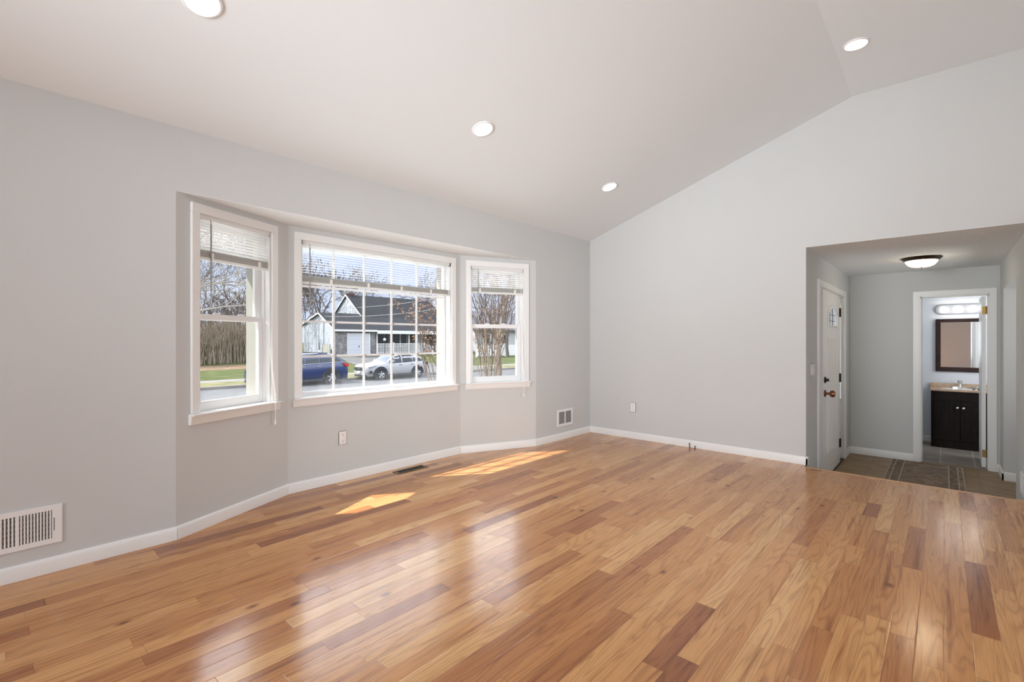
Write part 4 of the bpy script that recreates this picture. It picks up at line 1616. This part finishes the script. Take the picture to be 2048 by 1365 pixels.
M_bark = bark('grey_bark', (.16, .13, .115), (.27, .23, .205))
M_barkpale = bark('pale_bark', (.40, .36, .33), (.58, .54, .50))
M_barktan = bark('tan_bark', (.30, .22, .16), (.46, .37, .29))
M_twig = mat('brown_twigs', (.20, .155, .13), .95, spec=.05)
M_leaf = noisy(mat('dry_brown_leaves', (.25, .11, .055), .9, spec=.1), (.22, .12, .075), (.40, .24, .155), 20)
M_hedge = noisy(mat('bare_hedge_stems', (.25, .20, .15), .95, spec=.05), (.17, .135, .10), (.36, .30, .225), 2.5)


def grow(mbs, p, d, ln, r, depth, rnd, spread=.5, up=.12, minr=.006, kids=3):
    """recursive bare tree; mbs = [trunk mesh, branch mesh]"""
    p = Vector(p); d = Vector(d).normalized()
    steps = 3
    pts, rad = [p.copy()], [r]
    for i in range(steps):
        d = (d + Vector((rnd.uniform(-1, 1), rnd.uniform(-1, 1), rnd.uniform(-.5, 1) * .6 + up)) * .16).normalized()
        p = p + d * ln / steps
        pts.append(p.copy()); rad.append(max(minr, r * (1 - .3 * (i + 1) / steps)))
    mbs[0 if depth >= mbs[2] else 1].tube(pts, rad, 6 if r > .04 else 4, caps=False)
    if depth == 0: return
    for i in range(kids):
        a = rnd.uniform(0, 2 * PI)
        o = d.orthogonal().normalized()
        o.rotate(Matrix.Rotation(a, 3, d))
        s = spread * rnd.uniform(.55, 1.2)
        nd = (d + o * s * 1.4).normalized()
        k = pts[-1] if i < 2 else pts[rnd.choice((1, 2))]
        grow(mbs, k, nd, ln * rnd.uniform(.62, .86), rad[-1] * rnd.uniform(.58, .8), depth - 1, rnd, spread, up, minr, kids)


def tree(label, loc, h, r, depth, seed, m0, m1, spread=.5, kids=3, minr=.008, group='bare trees across the street'):
    root = thing('bare_tree', label, 'tree', loc, 0, group)
    rnd = random.Random(seed)
    mbs = [MB(), MB(), depth - 1]
    grow(mbs, (0, 0, -.1), (0, 0, 1), h * .32, r, depth, rnd, spread, .14, minr, kids)
    mbs[0].build('trunk', m0, root, smooth=True, angle=60)
    mbs[1].build('branches', m1, root, smooth=True, angle=60)
    return root


tree('tall bare tree rising behind the left end of the garage roof', (29.6, 61.0, -.2), 12.5, .28, 6, 11, M_bark, M_bark, .55, 3, .026)
tree('bare tree at the left edge of the middle window, left of the garage roof', (24.6, 58.0, -.2), 10.5, .22, 6, 17, M_bark, M_bark, .55, 3, .022)
tree('bare tree behind the chimney of the house', (37.5, 66.0, -.2), 13.0, .24, 6, 5, M_bark, M_bark, .55, 3, .016)
tree('bare tree showing above the right part of the house roof', (47.0, 62.0, -.2), 12.5, .24, 6, 9, M_bark, M_bark, .55, 3, .016)
tree('bare tree standing behind the hedge in the left window', (16.2, 50.0, -.3), 12.0, .22, 6, 21, M_bark, M_bark, .5, 3, .014)
tree('bare tree at the far left behind the hedge', (11.5, 47.0, -.4), 11.0, .20, 6, 33, M_bark, M_bark, .5, 3, .014)
tree('bare tree behind the hedge, next to the window jamb', (20.5, 55.0, -.3), 12.0, .22, 6, 41, M_bark, M_bark, .5, 3, .014)
tree('bare tree beyond the white house in the right window', (40.0, 37.0, -.7), 9.0, .20, 6, 14, M_bark, M_bark, .5, 3, .012)

# large pale tree at the left, only its boughs reach into the view
root = thing('bare_tree', 'pale barked tree whose near boughs cross the left window', 'tree', (1.0, 15.5, -1.0), 0, 'bare trees in the front yard')
rnd = random.Random(4)
tm, bm_ = MB(), MB()
tm.tube([(0, 0, -.1), (.1, 0, 1.5), (.0, .1, 3.2), (.2, .2, 5.5)], [.26, .22, .18, .1], 10)
mb3 = [tm, bm_, 9]
for (p, q, r) in (((.05, .0, 2.5), (4.9, .3, 3.45), .05), ((.05, .0, 2.9), (4.6, .2, 4.0), .06), ((.1, .1, 3.1), (3.6, .0, 5.0), .055), ((.1, .1, 3.0), (5.4, 1.2, 4.3), .045), ((.1, .1, 3.6), (4.6, .2, 5.9), .05)):
    P, Q = Vector(p), Vector(q)
    pts = [P]
    for i in range(1, 9):
        pts.append(P.lerp(Q, i / 8) + Vector((0, rnd.uniform(-.12, .12), rnd.uniform(-.13, .13))))
    bm_.tube(pts, [r * (1 - .6 * i / 8) for i in range(9)], 6, caps=False)
    for i in range(3, 9):
        for _ in range(2):
            grow(mb3, pts[i], Vector((rnd.uniform(.2, 1), rnd.uniform(-.6, .6), rnd.uniform(-.05, 1))), rnd.uniform(.5, 1.0), r * .32, 2, rnd, .6, .05, .006, 3)
tm.build('trunk', M_barkpale, root, smooth=True)
bm_.build('branches', M_barkpale, root, smooth=True, angle=60)

# hedge: a thicket of stems
rnd = random.Random(3)
mb = MB()
for i in range(1150):
    x = rnd.uniform(3, 15.6)
    y = 39.0 + rnd.uniform(0, 3.2) + (x - 10) * .05
    zg = -.65 + (y - 38.5) * .09
    h = rnd.uniform(2.0, 3.4) * (1 + .12 * math.sin(x * 1.7))
    lx, ly = rnd.uniform(-.5, .5), rnd.uniform(-.6, .3)
    pts = [(x, y, zg), (x + lx * .25, y + ly * .25, zg + h * .4), (x + lx * .7, y + ly * .7, zg + h * .75), (x + lx * 1.3, y + ly * 1.2, zg + h)]
    mb.tube(pts, [.028, .022, .016, .008], 3, caps=False)
    for k in range(2):
        b0 = Vector(pts[rnd.choice((1, 2))])
        mb.tube([b0, b0 + Vector((rnd.uniform(-.35, .35), rnd.uniform(-.35, .2), rnd.uniform(.4, 1.0)))], [.014, .006], 3, caps=False)
tag(mb.build('hedge', M_hedge), 'tall bare brown hedge behind the lawn in the left window', 'hedge', kind='stuff')

# distant woods
rnd = random.Random(8)
mb = MB()
for i in range(420):
    y = rnd.uniform(56, 80)
    x = rnd.uniform(-12, y * .37)
    h = rnd.uniform(4, 8)
    pts = [(x, y, -.3), (x + rnd.uniform(-.3, .3), y, h * .5), (x + rnd.uniform(-.8, .8), y, h)]
    mb.tube(pts, [.09, .06, .015], 3, caps=False)
    for k in range(12):
        t = rnd.uniform(.15, .95)
        b0 = Vector(pts[0]).lerp(Vector(pts[2]), t)
        mb.tube([b0, b0 + Vector((rnd.uniform(-1.6, 1.6), rnd.uniform(-.6, .6), rnd.uniform(.3, 1.6)))], [.04, .012], 3, caps=False)
tag(mb.build('woods', M_twig), 'grey brown bare woods far behind the hedge', 'woods', kind='stuff')


def crape(label, loc, seed, stems, spread, h, leafy, m0=M_barktan, lean=(0, 0)):
    root = thing('shrub', label, 'shrub', loc, 0, 'bare shrubs near the bay')
    rnd = random.Random(seed)
    st, tw, lf = MB(), MB(), MB()
    tips = []

    def branch(p, d, ln, r, dep):
        p = Vector(p); d = Vector(d).normalized()
        pts = [p.copy()]
        for i in range(4):
            d = (d + Vector((rnd.uniform(-1, 1), rnd.uniform(-1, 1), .35)) * .11).normalized()
            p = p + d * ln / 4
            pts.append(p.copy())
        (st if dep == 2 else tw).tube(pts, [r * (1 - .12 * i) for i in range(5)], 7 if dep == 2 else 4, caps=False)
        if dep == 0:
            tips.append(p)
            return
        for k in range(4 if dep == 2 else 3):
            nd = (d + Vector((rnd.uniform(-1, 1), rnd.uniform(-1, 1), rnd.uniform(-.1, .7))) * .7).normalized()
            branch(pts[4 if k < 2 else rnd.choice((2, 3))], nd, ln * rnd.uniform(.38, .55), r * .5, dep - 1)
    for i in range(stems):
        a = 2 * PI * i / stems + rnd.uniform(-.3, .3)
        s = spread * rnd.uniform(.4, 1)
        branch((math.cos(a) * .16 * rnd.random(), math.sin(a) * .16 * rnd.random(), -.1), (math.cos(a) * s + lean[0], math.sin(a) * s + lean[1], 1), h * rnd.uniform(.5, .62), rnd.uniform(.009, .021) * h / 3, 2)
    for p in tips:
        if rnd.random() > leafy: continue
        for k in range(rnd.randint(8, 16)):
            c = p + Vector((rnd.gauss(0, .07), rnd.gauss(0, .07), rnd.gauss(-.02, .08)))
            u_ = Vector((rnd.uniform(-1, 1), rnd.uniform(-1, 1), rnd.uniform(-1, 1))).normalized() * rnd.uniform(.020, .038)
            v = u_.orthogonal().normalized() * rnd.uniform(.011, .019)
            lf.quad(c - u_, c + v, c + u_, c - v)
    st.build('stems', m0, root, smooth=True, angle=60)
    tw.build('twigs', M_twig if m0 is not M_barkpale else m0, root, smooth=True, angle=60)
    if lf.v: lf.build('leaves', M_leaf, root)
    return root


crape('multi stemmed shrub with dry brown seed heads filling the right angled window', (10.35, 10.3, -.75), 2, 17, .20, 4.6, 1.0)
crape('slender shrub with brown leaf clusters at the right side of the middle window', (5.55, 6.55, -.68), 6, 8, .11, 3.1, .8, lean=(-.03, .05))
root = thing('bare_tree', 'tan barked trunk rising behind the shrub in the right window', 'tree', (13.55, 13.0, -.9), 0, 'bare trees in the front yard')
rnd = random.Random(12)
mbs = [MB(), MB(), 4]
mbs[0].tube([(0, 0, -.1), (.02, 0, .9), (-.05, 0, 1.9)], [.12, .10, .085], 10)
for d in ((-.35, .1, 1), (.35, -.1, 1), (.05, .3, 1)):
    grow(mbs, (-.05, 0, 1.85), d, 1.6, .06, 4, rnd, .5, .1, .008, 3)
mbs[0].build('trunk', M_barktan, root, smooth=True)
mbs[1].build('branches', M_barktan, root, smooth=True, angle=60)

# overhead wires
M_wire = mat('pale_wire', (.34, .34, .34), .6)
for lb, a, b_, sag in (('lower pale overhead wire running from the garage gable past the house roof', (21.52, 44.5, 3.45), (34, 20, 7.45), 1.3), ('upper pale overhead wire running from the main gable past the house roof', (25.9, 46.2, 4.55), (34, 20, 7.85), .7)):
    A, B = Vector(a), Vector(b_)
    mb = MB()
    mb.tube([A.lerp(B, i / 24) - Vector((0, 0, sag * 4 * (i / 24) * (1 - i / 24))) for i in range(25)], .014, 5)
    o = mb.build('overhead_wire', M_wire, smooth=True)
    tag(o, lb, 'wire', 'overhead wires')
root = thing('utility_pole', 'brown wooden utility pole carrying the two overhead wires', 'utility pole', (34, 20, -1.3))
m = MB(); m.tube([(0, 0, 0), (0, 0, 9.6)], [.15, .11], 12); m.build('pole', M_bark, root, smooth=True)
m = MB(); m.box(-.9, .9, -.06, .06, 9.15, 9.27); m.build('cross_arm', M_bark, root)


def dim(m, f):
    """sets how pale an outdoor material is"""
    for n in m.node_tree.nodes:
        if n.type == 'VALTORGB':
            for e in n.color_ramp.elements:
                e.color = (e.color[0] * f, e.color[1] * f, e.color[2] * f, 1)
            return
    c = bsdf(m).inputs['Base Color']
    v = c.default_value
    c.default_value = (v[0] * f, v[1] * f, v[2] * f, 1)


for m in (M_grass, M_straw, M_road, M_conc, M_gravel, M_litter, M_stone, M_siding, M_shingle, M_whitetrim, M_garage, M_brick, M_porchwall, M_cream, M_whitepaint,
          M_bark, M_barkpale, M_barktan, M_twig, M_leaf, M_hedge, MATS['white_siding'], MATS['blue_grey_shingles']):
    dim(m, .5)
dim(M_bluepaint, .5)
dim(M_whitetrim, 1.6)
dim(M_garage, 1.35)
dim(M_cream, .85)
dim(M_whitepaint, .95)
dim(M_hedge, 1.7)
